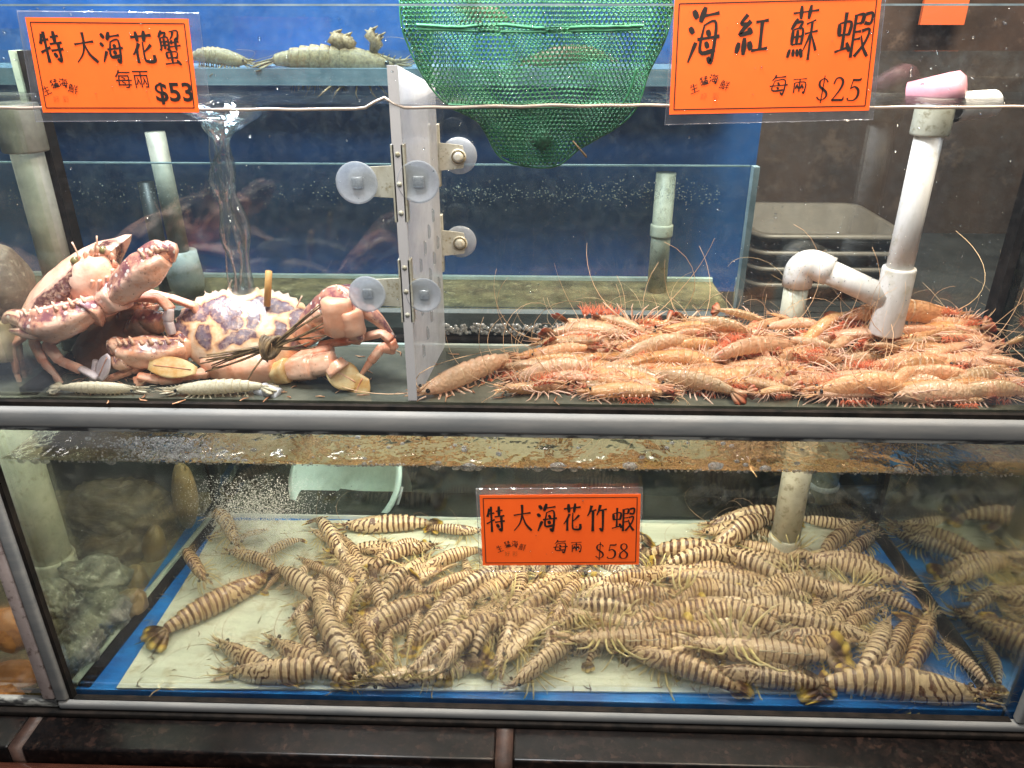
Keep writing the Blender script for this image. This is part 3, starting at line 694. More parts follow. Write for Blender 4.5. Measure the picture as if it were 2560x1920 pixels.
lq = P(95, 450, .15); l4 = root('upper_left_pipe', 'dull grey pipe beside the black corner seam at upper left', 'pipe', loc=(lq.x-.018, .17, ZU))
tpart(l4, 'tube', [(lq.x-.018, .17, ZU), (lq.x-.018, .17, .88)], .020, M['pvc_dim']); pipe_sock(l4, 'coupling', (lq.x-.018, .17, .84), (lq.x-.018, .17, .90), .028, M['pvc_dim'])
rp = P(1655, 560, .36); r5 = root('rear_pipe', 'beige stained pipe standing inside the blue rear tank', 'pipe', loc=(rp.x, .36, zr0))
tpart(r5, 'tube', [(rp.x, .36, zr0+.001), (rp.x, .36, P(1655, 432, .36).z)], .0155, M['pvc_old']); pipe_sock(r5, 'coupling', (rp.x, .36, P(1655, 590, .36).z), (rp.x, .36, P(1655, 560, .36).z), .018, M['pvc_old'])
dp = P(385, 560, .34); r6 = root('dark_tube', 'thin dark tube standing in the blue rear tank behind the crabs', 'tube', loc=(dp.x, .34, zr0))
tpart(r6, 'tube', [(dp.x, .34, zr0+.001), (dp.x, .34, P(385, 455, .34).z)], .012, M['dark'])
ep = P(462, 690, .30); r7 = root('grey_pipe_elbow', 'whitish elbow pipe behind the rear glass between the two crabs', 'pipe', loc=(ep.x, .30, zr0))
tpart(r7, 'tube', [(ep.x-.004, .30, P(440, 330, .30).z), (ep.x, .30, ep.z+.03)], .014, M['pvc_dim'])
tpart(r7, 'elbow', [(ep.x, .30, ep.z+.04), (ep.x, .30, ep.z+.01), (ep.x+.002, .30, ep.z-.012), (ep.x+.012, .29, ep.z-.020)], [.024,.027,.027,.02], M['pvc'])

# ------------------------------------------------------------------ bins, bucket
tc = P(2008, 640, .66); binroot = []
def tray(z, label):
    r = root('plastic_bin', label, 'bin', 'stacked grey bins behind the glass', loc=(tc.x, .66, z)); mb = MB()
    def ring(hx, hy, rr, zz):
        o = []
        for cx, cy_, a0 in ((1,1,0),(-1,1,90),(-1,-1,180),(1,-1,270)):
            for q in range(5):
                a = R(a0+q*22.5); o.append((cx*(hx-rr)+rr*math.cos(a), cy_*(hy-rr)+rr*math.sin(a), zz))
        return o
    rs = [ring(0.108,.095,.02,0), ring(0.130,.125,.03,.085), ring(0.138,.137,.035,.086), ring(0.140,.139,.035,.080), ring(0.140,.139,.035,.092), ring(0.128,.123,.03,.092), ring(0.106,.092,.02,.004)]
    vs = [p for g in rs for p in g]; n = 20
    fs = [(i*n+j, i*n+(j+1)%n, (i+1)*n+(j+1)%n, (i+1)*n+j) for i in range(len(rs)-1) for j in range(n)] + [tuple(range(n-1,-1,-1)), tuple((len(rs)-1)*n+j for j in range(n))]
    mb.add(vs, fs); mb.build('shell', M['bin'], r); return r
zt0 = P(2010, 590, .52).z - .092
for i, lb in enumerate(('topmost grey plastic bin of the stack, a pale crab lying in it', 'second grey plastic bin from the top of the stack', 'third grey plastic bin from the top of the stack', 'lowest visible grey plastic bin under the stack')):
    tray(zt0 - .030*i, lb)
bs = box_obj('bin_table', (P(1860, 800, .5).x, .50, .521), (1.2, .84, zt0-.0905), M['dark']); tag(bs, 'dark low stand carrying the grey bins', 'stand')
mb = MB(); c = P(1990, 632, .61); mb.ball(c, (.055,.03,.018), 16, 8)
for dx, dz in ((.05,.010),(.07,.016),(.085,.004),(.06,-.004)):
    mb.tube([c+Vector((dx*.6,0,0)), c+Vector((dx,0,dz+.006)), c+Vector((dx+.035,-.01,dz+.012))], [.008,.007,.003], 6)
pc = mb.build('pale_crab', softmat('yellow_crab', (.62,.50,.24), (.76,.64,.36), 20)); recentre(pc); tag(pc, 'pale yellow crab lying in the topmost grey bin', 'crab')
bc = P(865, 1262, .64)
mb = MB(); n = 40; prof = [(.0,0),(.085,0),(.095,.008),(.125,.20),(.132,.20),(.132,.208),(.120,.208),(.090,.012),(0,.010)]
vs = [(r*math.cos(2*math.pi*j/n), r*math.sin(2*math.pi*j/n), z) for r, z in prof for j in range(n)]
mb.add(vs, [(i*n+j, i*n+(j+1)%n, (i+1)*n+(j+1)%n, (i+1)*n+j) for i in range(len(prof)-1) for j in range(n)])
bk = root('plastic_bucket', 'pale green white bucket seen through the back of the lower tank', 'bucket', loc=P(862, 1195, .60) - Vector((-.15,-.72,.68)).normalized()*.205)
ob = mb.build('pail', M['bucket'], bk); bk.rotation_euler = Vector((-.15,-.72,.68)).to_track_quat('Z', 'Y').to_euler()
mb = MB(); mb.tube([(.130*math.cos(a), .134*math.sin(a), .19-.11*math.sin(a)**2) for a in [math.pi+math.pi*i/16 for i in range(17)]], .004, 6); mb.build('handle', M['pvc'], bk)

# ------------------------------------------------------------------ shells, lumps
def shell(name, c, ax, seed, mat, label, cat, rot=(0,0,0), parent=None, amp=.22, ridges=0):
    from mathutils import Euler
    Rm = Euler([R(a) for a in rot]).to_matrix() @ Matrix.Diagonal(Vector(ax))
    def fn(d):
        k = 1 + amp*noise.noise(d*1.7+Vector((seed,0,0))) + amp*.45*noise.noise(d*5+Vector((0,seed,0))) + ridges*(.03*math.sin(26*d.z+3*d.x+3*noise.noise(d*3))+.07*noise.noise(d*11+Vector((seed,1,2))))
        return d*k
    mb = MB(); mb.ball((0,0,0), Rm, 64, 44, 0, fn)
    o = mb.build(name, mat, parent); o.location = c
    if label: tag(o, label, cat)
    return o
def Lx(u, v, y): return P(u, v, y)
big = root('large_clam', 'large dark brown clam with tan flesh beyond the left pane of the lower tank', 'clam', loc=P(330, 1500, .30))
for nm, u, v, y, ax, mt, rt, am in (('upper_shell', 310, 1285, .38, (.105,.06,.070), 'shelldark', (0,25,20), .12), ('lower_shell', 270, 1395, .33, (.090,.05,.060), 'shelldark', (10,-30,10), .12),
                                ('tan_flesh', 385, 1372, .335, (.022,.022,.052), 'fleshtan', (0,12,0), .10), ('tan_flesh', 335, 1455, .25, (.024,.022,.036), 'fleshtan', (0,14,0), .12), ('tan_flesh', 462, 1240, .41, (.024,.02,.075), 'fleshtan', (0,4,0), .08), ('tan_flesh', 318, 1535, .18, (.034,.03,.055), 'fleshtan', (0,24,0), .14)):
    o = shell(nm, P(u, v, y)-Vector(big.location), ax, u*.01, M[mt], None, None, rt, big, am, 1 if 'shell' in nm else 0)
for u, v, y, ax, sd, lb in ((235, 1452, .20, (.055,.04,.036), 1, 'grey brown oyster shell below the large clam beyond the left pane'), (250, 1540, .13, (.050,.04,.040), 2, 'rough grey oyster beyond the left pane, above the lowest oyster'),
                        (200, 1618, .06, (.040,.03,.036), 4, 'lowest rough grey oyster in the left corner by the frame'), (175, 1700, .04, (.03,.022,.022), 5, 'small dull oyster tucked in the bottom left corner'), (130, 1500, .12, (.035,.03,.030), 6, 'pale green oyster beside the left frame post')):
    shell('oyster', P(u, v, y), ax, sd*3.3, M['shellgrey'], lb, 'oyster', (10*sd, 20*sd, 30*sd), None, .35, 1)
shell('orange_whelk', P(28, 1575, .03), (.040,.03,.036), 2.2, M['fleshorange'], 'orange brown lump of flesh at the left edge, upper of two', 'shellfish', (0,10,0), None, .10)
shell('orange_whelk', P(35, 1700, .03), (.048,.03,.032), 5.5, M['fleshorange'], 'darker orange brown lump of flesh at the left edge, lower of two', 'shellfish', (0,-10,0), None, .12)
shell('dark_rock', P(-8, 735, .10), (.048,.04,.068), 7.7, M['rock'], 'rounded dark brown rock at the left edge of the upper tank', 'rock', (0,8,0), None, .10)
for kd, sd in (('tan_mantis', 300), ('brown_mantis', 320)): PROTO[kd] = [make_prawn(kd, b_, l_, sd+i) for i, (b_, l_) in enumerate(((.15,.05),(.30,-.1)))]*4
GM = 'mantis shrimps on the rear shelf'
def mantis(h, t, kd, var, label, raised, fat, roll=0):
    y0 = ys - .004; zt_ = zs + .016
    hw, tw = P(h[0], h[1], y0), P(t[0], t[1], y0); o = put_prawn('mantis_shrimp', kd, hw, tw, roll, var, label, 'mantis shrimp', GM, 2, fat)
    inv = o.matrix_world.inverted()
    for (u, v), (u2, v2), r0 in raised:
        a, b = P(u, v, y0), P(u2, v2, y0); mb = MB()
        mb.tube([a, a.lerp(b, .35)+Vector((.004,0,.002)), a.lerp(b, .7)-Vector((.003,0,0)), b], [r0*.6, r0, r0*1.2, r0*.3], 8)
        for q in range(4): c_ = a.lerp(b, .45+.14*q); mb.tube([c_, c_+Vector((.009*(1 if q % 2 else -1), -.002, .006))], [r0*.5, .0006], 5)
        cm = mb.mesh('raised_claw', [M[kd+'_leg']]); cm.transform(inv); link(bpy.data.objects.new('raised_claw', cm), o)
mantis((1030,148), (642,150), 'tan_mantis', 0, 'longer yellowish mantis shrimp with raised claws on the rear shelf', [((850,128),(838,76),.011), ((872,130),(864,84),.009), ((930,130),(928,68),.007), ((935,128),(950,86),.006)], 1.25, 10)
mantis((640,150), (455,140), 'tan_mantis', 1, 'shorter pale mantis shrimp just right of the crab price card', [], 1.6)
mantis((1130,10), (1290,50), 'brown_mantis', 0, 'reddish brown mantis shrimp behind the top of the green net', [((1180,20),(1178,-20),.01)], 1.7)
mantis((1290,150), (1540,140), 'brown_mantis', 1, 'greenish brown mantis shrimp behind the middle of the green net', [], 1.4)

# ------------------------------------------------------------------ divider and its suction clips
yd0, yd1 = .0095, UB-.012
dx0 = P(1030, 1000, yd0).x - .004; dth = .0105
dpan = root('divider_panel', 'frosted plastic divider standing between the crabs and the pale shrimps', 'divider', loc=(dx0, .1, ZU))
zf, zb_ = P(962, 163, yd0).z, P(1085, 215, yd1).z
dxr = P(1104, 620, yd1).x - dth     # the plate stands a little askew
mb = MB(); v = [(dx0, yd0, ZU+.001), (dx0+dth, yd0, ZU+.001), (dxr+dth, yd1, ZU+.001), (dxr, yd1, ZU+.001), (dx0, yd0, zf), (dx0+dth, yd0, zf), (dxr+dth, yd1, zb_), (dxr, yd1, zb_)]
mb.add(v, [(3,2,1,0),(4,5,6,7),(1,2,6,5),(2,3,7,6),(3,0,4,7)]); part(mb, 'plate', M['acrylic'], dpan)
mb = MB(); mb.box((dx0-.0003, yd0-.0022, ZU+.001), (dx0+dth+.0003, yd0-.0003, zf)); part(mb, 'front_edge', M['acryledge'], dpan)
for i in range(14):
    t = i % 5; y = .05+.026*t+.004*(i//5); z = ZU+.05+.055*(i//5)+.014*t
    sx_ = (dxr-dx0)*(y-yd0)/(yd1-yd0)+dx0; mb = MB(); mb.tube([(sx_+dth+.001, y, z-.009), (sx_+dth+.002, y, z-.006), (sx_+dth+.002, y, z+.006), (sx_+dth+.001, y, z+.009)], [.0006,.0018,.0018,.0006], 6); part(mb, 'slot', M['bead'], dpan, True)
def clip(name, cx, cz, zlen, y, cups, label, side):
    r = root(name, label, 'suction clip', 'suction clips on the divider', loc=(cx, y, cz-zlen/2))
    def pt(mb, nm, mat, sm=True, bv=0): o = mb.build(nm, mat, r, sm, bv); o.location -= Vector(r.location); return o
    mb = MB(); hw = .0075
    mb.box((cx-hw, y, cz-zlen/2), (cx-hw+.0035, y+.013, cz+zlen/2)); mb.box((cx+hw-.0035, y, cz-zlen/2), (cx+hw, y+.013, cz+zlen/2)); mb.box((cx-hw+.0035, y+.001, cz-zlen/2+.0003), (cx+hw-.0035, y+.004, cz+zlen/2-.0003))
    pt(mb, 'channel', M['bracket'], False)
    if side == 'front':
        for q in (-.38, 0, .38):
            mb = MB(); mb.tube([(cx, y-.0004, cz+q*zlen), (cx, y+.0008, cz+q*zlen)], .003, 12); pt(mb, 'rivet', M['bracket'])
    for ux, uz, rr in cups:
        sg = 1 if ux > cx else -1; e = .45 if side == 'front' else .30
        mb = MB(); x_in = cx+sg*hw; x_out = ux+sg*rr*e
        prof = [(x_in, .0175), (ux-sg*rr*.1, .0155), (ux+sg*rr*.25, .0140), (x_out, .0085), (x_out+sg*.0005, .0)]
        top = [(x, uz+h) for x, h in prof]; bot = [(x, uz-h) for x, h in reversed(prof[:-1])]
        ol = top+bot; k = len(ol); ya, yb_ = (y+.0062, y+.0085) if side == 'front' else (y-.001, y+.0015)
        mb.add([(x, ya, z) for x, z in ol]+[(x, yb_, z) for x, z in ol], [tuple(range(k)), tuple(range(2*k-1, k-1, -1))]+[(i, k+i, k+(i+1)%k, (i+1)%k) for i in range(k)])
        pt(mb, 'arm', M['bracket'], False)
        c = MB(); n = 36
        yy = (lambda d: y-.0005+d) if side == 'front' else (lambda d: y+.0085-d)
        pr_ = [(0, .0046), (rr*.35, .0044), (rr*.6, .0035), (rr*.88, .0014), (rr, .0002), (rr, .0008), (rr*.86, .0022), (rr*.55, .0048), (0, .0058)]
        vs = [(ux+r0*math.cos(2*math.pi*j/n), yy(d), uz+r0*math.sin(2*math.pi*j/n)) for r0, d in pr_ for j in range(n)]
        c.add(vs, [(i*n+j, i*n+(j+1)%n, (i+1)*n+(j+1)%n, (i+1)*n+j) for i in range(len(pr_)-1) for j in range(n)])
        cp = pt(c, 'suction_cup', M['cup'])
        kb = MB(); s = rr*.27
        if side == 'front':
            kb.box((ux-s, y+.0005, uz-s), (ux+s, y+.0042, uz+s)); kk = kb.build('knob', M['cupknob'], cp, True, .002)
        else:
            kb.tube([(ux, y-.0016, uz), (ux, y-.0050, uz), (ux, y-.0055, uz)], [.0068, .0060, .003], 20); kb.tube([(ux, y-.0012, uz), (ux, y-.0022, uz)], .0105, 24); kk = kb.build('knob', M['rust'] if False else M['bracket'], cp)
            g_ = MB(); ring = [(ux+.0083*math.cos(a), y-.0023, uz+.0083*math.sin(a)) for a in [i*math.pi/12 for i in range(25)]]; g_.tube(ring, .0009, 5); gg = g_.build('rust_ring', M['rust'], cp)
for u, v1, v2, cu, lb in ((968, 362, 555, ((892, 457, 46), (1046, 455, 46)), 'upper double suction clip on the front edge of the divider'),
                          (985, 650, 805, ((918, 735, 43), (1060, 738, 41)), 'lower double suction clip on the front edge, just above the big crab claw')):
    y = .0078; a, b = P(u, v1, y), P(u, v2, y); cx = dx0+dth/2
    cups = [(P(x, z, y).x, P(x, z, y).z, r*.000505) for x, z, r in cu]
    clip('suction_clip', cx, (a.z+b.z)/2, a.z-b.z, y-.0005, cups, lb, 'front')
for u, v1, v2, cu, lb in ((1100, 312, 467, (1146, 392, 41), 'upper single suction clip on the back edge of the divider'), (1104, 540, 680, (1150, 608, 38), 'lower single suction clip on the back edge of the divider')):
    y = UB-.013; a, b = P(u, v1, y), P(u, v2, y); cc = P(cu[0], cu[1], y)
    clip('suction_clip', dxr+dth/2, (a.z+b.z)/2, a.z-b.z, y, [(cc.x, cc.z, cu[2]*.00058)], lb, 'rear')

# ------------------------------------------------------------------ price cards
S = {}
S['特'] = [((22,90),(10,60)), ((16,70),(46,74)), ((30,97),(30,4)), ((5,35),(47,50)), ((54,80),(88,84)), ((70,98),(70,61)), ((47,60),(97,64)), ((48,40),(98,45)), ((81,60),(81,10),(68,17)), ((57,33),(67,20))]
S['大'] = [((7,60),(50,65),(92,69)), ((50,98),(49,62),(36,30),(6,3)), ((50,62),(66,28),(96,3))]
S['海'] = [((14,94),(27,80)), ((5,66),(18,55)), ((6,6),(17,24),(27,40)), ((50,99),(37,74)), ((45,84),(93,89)), ((50,70),(42,24),(88,27)), ((50,69),(85,72),(79,8),(67,15)), ((60,61),(68,50)), ((57,41),(66,30)), ((31,45),(99,50))]
S['花'] = [((9,80),(93,86)), ((32,97),(35,67)), ((66,99),(60,67)), ((38,62),(24,42),(8,27)), ((26,45),(26,3)), ((86,58),(70,46),(54,36)), ((54,66),(53,18),(62,8),(90,9),(92,27))]
S['蟹'] = [((22,98),(6,78)), ((18,90),(37,91),(31,80)), ((12,76),(12,50),(6,42)), ((12,76),(44,78),(44,46),(37,48)), ((14,66),(42,67)), ((14,56),(42,57)), ((28,76),(28,46)), ((54,93),(90,96),(85,73),(77,77)), ((70,94),(64,82),(53,72)), ((61,71),(55,60)), ((58,64),(90,67)), ((49,52),(96,56)), ((75,75),(75,42)), ((28,36),(31,20)), ((28,36),(74,38),(70,20)), ((31,21),(70,22)), ((50,44),(50,6)), ((18,4),(80,9)), ((70,15),(86,1))]
S['竹'] = [((24,97),(16,76),(4,60)), ((18,77),(47,82)), ((31,78),(31,5)), ((66,99),(58,78),(49,62)), ((60,79),(97,84)), ((79,80),(79,9),(66,17))]
S['蝦'] = [((8,74),(11,48)), ((8,74),(40,77),(38,50)), ((11,50),(38,52)), ((24,97),(24,22)), ((4,15),(42,25)), ((35,35),(46,16)), ((52,90),(73,92),(71,74)), ((52,92),(52,3)), ((52,73),(71,75)), ((52,56),(72,58)), ((52,40),(72,43)), ((78,92),(97,94),(95,74),(78,75)), ((74,58),(95,61),(87,34),(62,5)), ((74,49),(84,24),(99,5))]
S['紅'] = [((30,97),(12,78),(31,76)), ((41,83),(10,54),(42,59)), ((36,68),(46,54)), ((10,36),(4,12)), ((26,46),(26,8)), ((41,38),(48,18)), ((57,80),(95,84)), ((76,80),(76,20)), ((50,17),(99,22))]
S['蘇'] = [((8,85),(94,90)), ((34,98),(36,75)), ((66,99),(62,75)), ((26,76),(8,57)), ((22,69),(43,70),(34,58)), ((14,56),(14,30)), ((14,56),(46,58),(46,30)), ((14,43),(46,45)), ((14,30),(46,32)), ((30,56),(30,30)), ((10,22),(4,7)), ((22,22),(23,9)), ((34,22),(38,9)), ((45,23),(53,7)), ((88,73),(58,66)), ((55,49),(98,54)), ((76,69),(76,2)), ((74,48),(54,18)), ((78,48),(99,19))]
S['每'] = [((34,99),(26,84),(14,72)), ((28,86),(85,91)), ((28,70),(19,24),(86,27)), ((28,70),(82,73),(76,6),(62,14)), ((44,63),(54,50)), ((42,40),(53,30)), ((4,45),(98,51))]
S['兩'] = [((8,86),(92,91)), ((18,66),(18,5)), ((18,66),(85,68),(83,7),(73,13)), ((50,88),(50,14)), ((37,58),(26,31)), ((36,49),(45,33)), ((67,58),(56,31)), ((66,49),(76,33))]
S['生'] = [((30,94),(14,62)), ((22,72),(86,78)), ((50,99),(50,8)), ((20,42),(82,47)), ((4,5),(97,11))]
S['猛'] = [((38,94),(6,62)), ((14,88),(32,62),(34,20),(18,8)), ((30,50),(6,26)), ((52,90),(84,94),(68,78)), ((68,80),(68,58)), ((46,70),(94,74)), ((50,46),(48,12)), ((50,46),(88,48),(86,12)), ((62,44),(62,12)), ((75,45),(75,12)), ((38,8),(99,12))]
S['鮮'] = [((24,97),(6,74)), ((20,88),(40,90),(32,76)), ((10,72),(10,36)), ((10,72),(46,74),(46,36)), ((10,54),(46,56)), ((10,37),(46,39)), ((28,72),(28,37)), ((8,26),(2,8)), ((20,26),(22,10)), ((34,26),(38,10)), ((44,28),(52,8)), ((60,94),(68,80)), ((92,97),(82,80)), ((58,72),(96,76)), ((60,52),(94,56)), ((52,30),(99,34)), ((77,76),(77,2))]
DIG = {'$': [((80,78,9),(66,90,6),(44,92,6),(24,80,11),(28,62,12),(52,50,13),(74,38,13),(80,22,11),(62,8,6),(36,6,6),(14,18,9)), ((54,106,6),(46,-8,6))],
       '2': [((14,72,9),(26,92,8),(50,97,9),(72,86,13),(72,66,13),(50,38,9),(12,4,6)), ((10,5,11),(50,5,12),(86,6,11),(90,20,5))],
       '5': [((84,96,5),(82,88,11),(34,88,12)), ((36,92,6),(24,52,6)), ((24,52,6),(50,60,9),(78,46,14),(78,20,13),(54,4,8),(20,4,6),(10,14,11))],
       '8': [((50,97,6),(26,88,11),(26,68,11),(50,54,9),(80,34,13),(76,12,11),(48,2,6),(18,12,12),(20,36,11),(48,52,7),(74,70,10),(72,88,9),(50,97,6))]}
def smooth(pts, k=6):
    if len(pts) < 3: return [tuple(a + (b-a)*i/k for a, b in zip(pts[0], pts[1])) for i in range(k+1)]
    o = []
    for i in range(len(pts)-1):
        p0, p1, p2, p3 = pts[max(i-1,0)], pts[i], pts[i+1], pts[min(i+2,len(pts)-1)]
        for q in range(k):
            t = q/k
            o.append(tuple(.5*(2*b + (c-a)*t + (2*a-5*b+4*c-d)*t*t + (3*b-a-3*c+d)*t**3) for a, b, c, d in zip(p0, p1, p2, p3)))
    o.append(pts[-1]); return o
def sign(corners, orange, label, big, small_brush, sans, price, arc, faint, y, tilt_border=True):
    """corners: the film's outline, orange: the paper's outline, in photo pixels on the plane of the front glass"""
    fc = [P(u, v, y+.0012) for u, v in corners]; oc_ = [P(u, v, y) for u, v in orange]
    cen = sum(fc, Vector())/4; r = root('price_card', label, 'price card', 'orange price cards on the front glass', loc=(cen.x, y, min(p.z for p in fc)))
    def pt(mb, nm, mat): o = mb.build(nm, mat, r, False); o.location -= Vector(r.location); return o
    tl, tr, br, bl = oc_; ex = (br-bl).normalized(); ez = Vector((0,-1,0)).cross(ex) * -1; ez = ez if ez.z > 0 else -ez
    mb = MB(); n_ = 24                                               # the film, slightly bowed and curling at the rims
    f1, f2, f3, f4 = fc; vs = []
    for j in range(n_+1):
        for i in range(n_+1):
            a, b = i/n_, j/n_; p = f4.lerp(f3, a).lerp(f1.lerp(f2, a), b)
            p.y += .0010*math.sin(a*7+b*5)*max(0, (abs(a-.5)-.44)+(abs(b-.5)-.44))*12; vs.append(p)
    mb.add(vs, [(j*(n_+1)+i, j*(n_+1)+i+1, (j+1)*(n_+1)+i+1, (j+1)*(n_+1)+i) for j in range(n_) for i in range(n_)])
    pt(mb, 'laminate', M['film'])
    mb = MB(); q = [p.copy() for p in fc]; mb.tube(q+[q[0]], .0006, 5); pt(mb, 'laminate_edge', M['film'])
    mb = MB(); quad_prism(mb, [tl, tr, br, bl], -.0004); pt(mb, 'paper', M['paper'])
    ink = MB(); cnt = [0]
    def flat(pts, ws, off):
        vs = []
        for i, p in enumerate(pts):
            t = (pts[min(i+1, len(pts)-1)] - pts[max(i-1, 0)]); t.y = 0; t.normalize(); nn = Vector((-t.z, 0, t.x))
            vs += [p+nn*ws[i]+off, p-nn*ws[i]+off]
        ink.add(vs, [(2*i, 2*i+1, 2*i+3, 2*i+2) for i in range(len(pts)-1)])
    def glyph(ch, u0, u1, v0, v1, wt, rot=0, skew=.0, tgt=None):
        c = P((u0+u1)/2, (v0+v1)/2, y); s = abs(P(u0, v0, y).x - P(u1, v0, y).x); h = abs(P(u0, v0, y).z - P(u0, v1, y).z)
        cr, sr = math.cos(rot), math.sin(rot)
        def M2(a, b): 
            lx, lz = (a-50)/100*s, (b-50)/100*h; lx += lz*skew
            return c + ex*(lx*cr - lz*sr) + ez*(lx*sr + lz*cr)
        rr = random.Random(ord(ch)+int(u0))
        wt *= .74 if len(S[ch]) > 11 else 1.0
        for st in S[ch]:
            pts = smooth([tuple(map(float, p)) for p in st], 5); w2 = [M2(*p) for p in pts]
            dx, dy = abs(st[-1][0]-st[0][0]), abs(st[-1][1]-st[0][1]); base = wt*(.80 if dx > 2.2*dy else 1.0)*rr.uniform(.9, 1.12)
            k = len(pts); ws = []
            for i in range(k):
                t = i/(k-1)
                if dx > 2.2*dy: f = .95-.35*math.sin(math.pi*t)+.15*t
                elif len(st) == 2 and dx+dy < 40: f = .55+.75*math.sin(math.pi*min(1, t*.8+.1))
                elif st[-1][0] > st[0][0]+15: f = .45+.85*t if t < .9 else 1.0
                elif st[-1][0] < st[0][0]-15: f = 1.15-.8*t
                else: f = 1.1-.25*math.sin(math.pi*t)
                ws.append(base*f*s/100*.5)
            cnt[0] += 1; flat(w2, ws, Vector((0, -.00075-.000004*(cnt[0] % 50), 0)))
    for ch, u0, u1, v0, v1 in big: glyph(ch, u0, u1, v0, v1, 12.5)
    for ch, u0, u1, v0, v1, wt in small_brush: glyph(ch, u0, u1, v0, v1, wt)
    for ch, cu, cv, sz, rot in arc: glyph(ch, cu-sz/2, cu+sz/2, cv-sz/2, cv+sz/2, 10.5, R(rot))
    if price and price[0] == 'serif':
        _, txt, u0, u1, v0, v1 = price; wd = (u1-u0)/3.0
        for i, ch in enumerate(txt):
            a, b = u0+i*wd+wd*.05, u0+(i+1)*wd-wd*.02
            hv = v1-v0; va, vb = (v0+hv*.06, v1-hv*.10)
            c = P((a+b)/2, (va+vb)/2, y); s = abs(P(a, va, y).x-P(b, va, y).x); h = abs(P(a, va, y).z-P(a, vb, y).z)
            for st in DIG[ch]:
                pp = smooth([tuple(map(float, p)) for p in st], 8)
                flat([c+ex*((p[0]-50)/100*s)+ez*((p[1]-50)/100*h) for p in pp], [p[2]/100*s*.62 for p in pp], Vector((0, -.00085, 0)))
    # thin printed border
    m_ = .0045
    bl2, br2, tr2, tl2 = bl+(br-bl).normalized()*m_+(tl-bl).normalized()*m_, br-(br-bl).normalized()*m_+(tr-br).normalized()*m_, tr-(tr-tl).normalized()*m_-(tr-br).normalized()*m_, tl+(tr-tl).normalized()*m_-(tl-bl).normalized()*m_
    for a, b in ((bl2, br2), (br2, tr2), (tr2, tl2), (tl2, bl2)): flat([a, b], [.00055, .00055], Vector((0, -.0007, 0)))
    pt(ink, 'lettering', M['ink'])
    def font(txt, u0, u1, v0, v1, off, mat, nm, rot=0.0, sx=1.0):
        cu = bpy.data.curves.new(nm, 'FONT'); cu.body = txt; cu.size = 1; cu.offset = off; cu.resolution_u = 3
        to = bpy.data.objects.new(nm, cu); col.objects.link(to); bpy.context.view_layer.update()
        me = bpy.data.meshes.new_from_object(to.evaluated_get(bpy.context.evaluated_depsgraph_get())); bpy.data.objects.remove(to)
        xs = [q.co.x for q in me.vertices]; ys_ = [q.co.y for q in me.vertices]
        c = P((u0+u1)/2, (v0+v1)/2, y); s = abs(P(u0, v0, y).x-P(u1, v0, y).x)/(max(xs)-min(xs)); h = abs(P(u0, v0, y).z-P(u0, v1, y).z)/(max(ys_)-min(ys_))
        mx, my = (max(xs)+min(xs))/2, (max(ys_)+min(ys_))/2
        for q in me.vertices: q.co = c + ex*((q.co.x-mx)*s) + ez*((q.co.y-my)*h) + Vector((0, -.0008, 0)) - Vector(r.location)
        me.materials.clear(); me.materials.append(mat)
        link(bpy.data.objects.new(nm, me), r)
    for t in sans: font(*t[:5], t[5], M['ink'], 'price' if t[0][0] == '$' else 'unit_text')
    for ch, a, b, c_, d_ in faint: font(ch, a, b, c_, d_, 0.0, M['faint'], 'faded_print')
yS = -.0065
sign([(43,28),(497,33),(530,302),(90,304)], [(63,43),(471,47),(498,281),(108,281)], 'orange card for crabs priced $53 hanging at upper left', 
     [('特',98,160,76,160),('大',184,242,79,158),('海',250,309,79,160),('花',325,388,76,160),('蟹',397,456,74,164)], [],
     [('每兩',289,373,174,220,.0), ('$53',389,483,206,261,.022)], None, [('生',117,226,23,18),('猛',136,209,23,10),('海',159,207,23,-6),('鮮',184,222,24,-16)], [('好',134,149,239,254),('彩',158,173,239,254)], yS)
sign([(1688,-25),(2218,-40),(2182,299),(1662,312)], [(1687,-3),(2205,-16),(2172,276),(1673,286)], 'orange card for red shrimps priced $25 hanging at upper right',
     [('海',1718,1800,17,165),('紅',1840,1922,33,146),('蘇',1971,2045,12,154),('蝦',2087,2176,27,148)], [('每',1922,1970,187,238,9),('兩',1978,2018,193,234,9)],
     [], ('serif', '$25', 2036,2154,188,260), [('生',1735,221,24,18),('猛',1759,202,23,10),('海',1784,197,24,-6),('鮮',1811,213,24,-14)], [('好',1751,1767,231,247),('彩',1781,1797,231,247)], yS)
sign([(1190,1222),(1606,1218),(1603,1428),(1199,1428)], [(1199,1238),(1602,1235),(1597,1411),(1207,1413)], 'smaller orange card priced $58 in front of the striped prawns',
     [('特',1214,1263,1264,1332),('大',1281,1331,1260,1328),('海',1341,1393,1258,1331),('花',1405,1455,1257,1328),('竹',1466,1518,1261,1331),('蝦',1528,1586,1267,1329)], [('每',1382,1420,1349,1382,9),('兩',1425,1456,1352,1380,9)],
     [], ('serif', '$58', 1484,1574,1354,1401), [('生',1249,1371,17,18),('猛',1268,1360,17,10),('海',1287,1359,17,-6),('鮮',1306,1367,17,-14)], [('好',1262,1275,1377,1389),('彩',1281,1294,1377,1389)], yS)

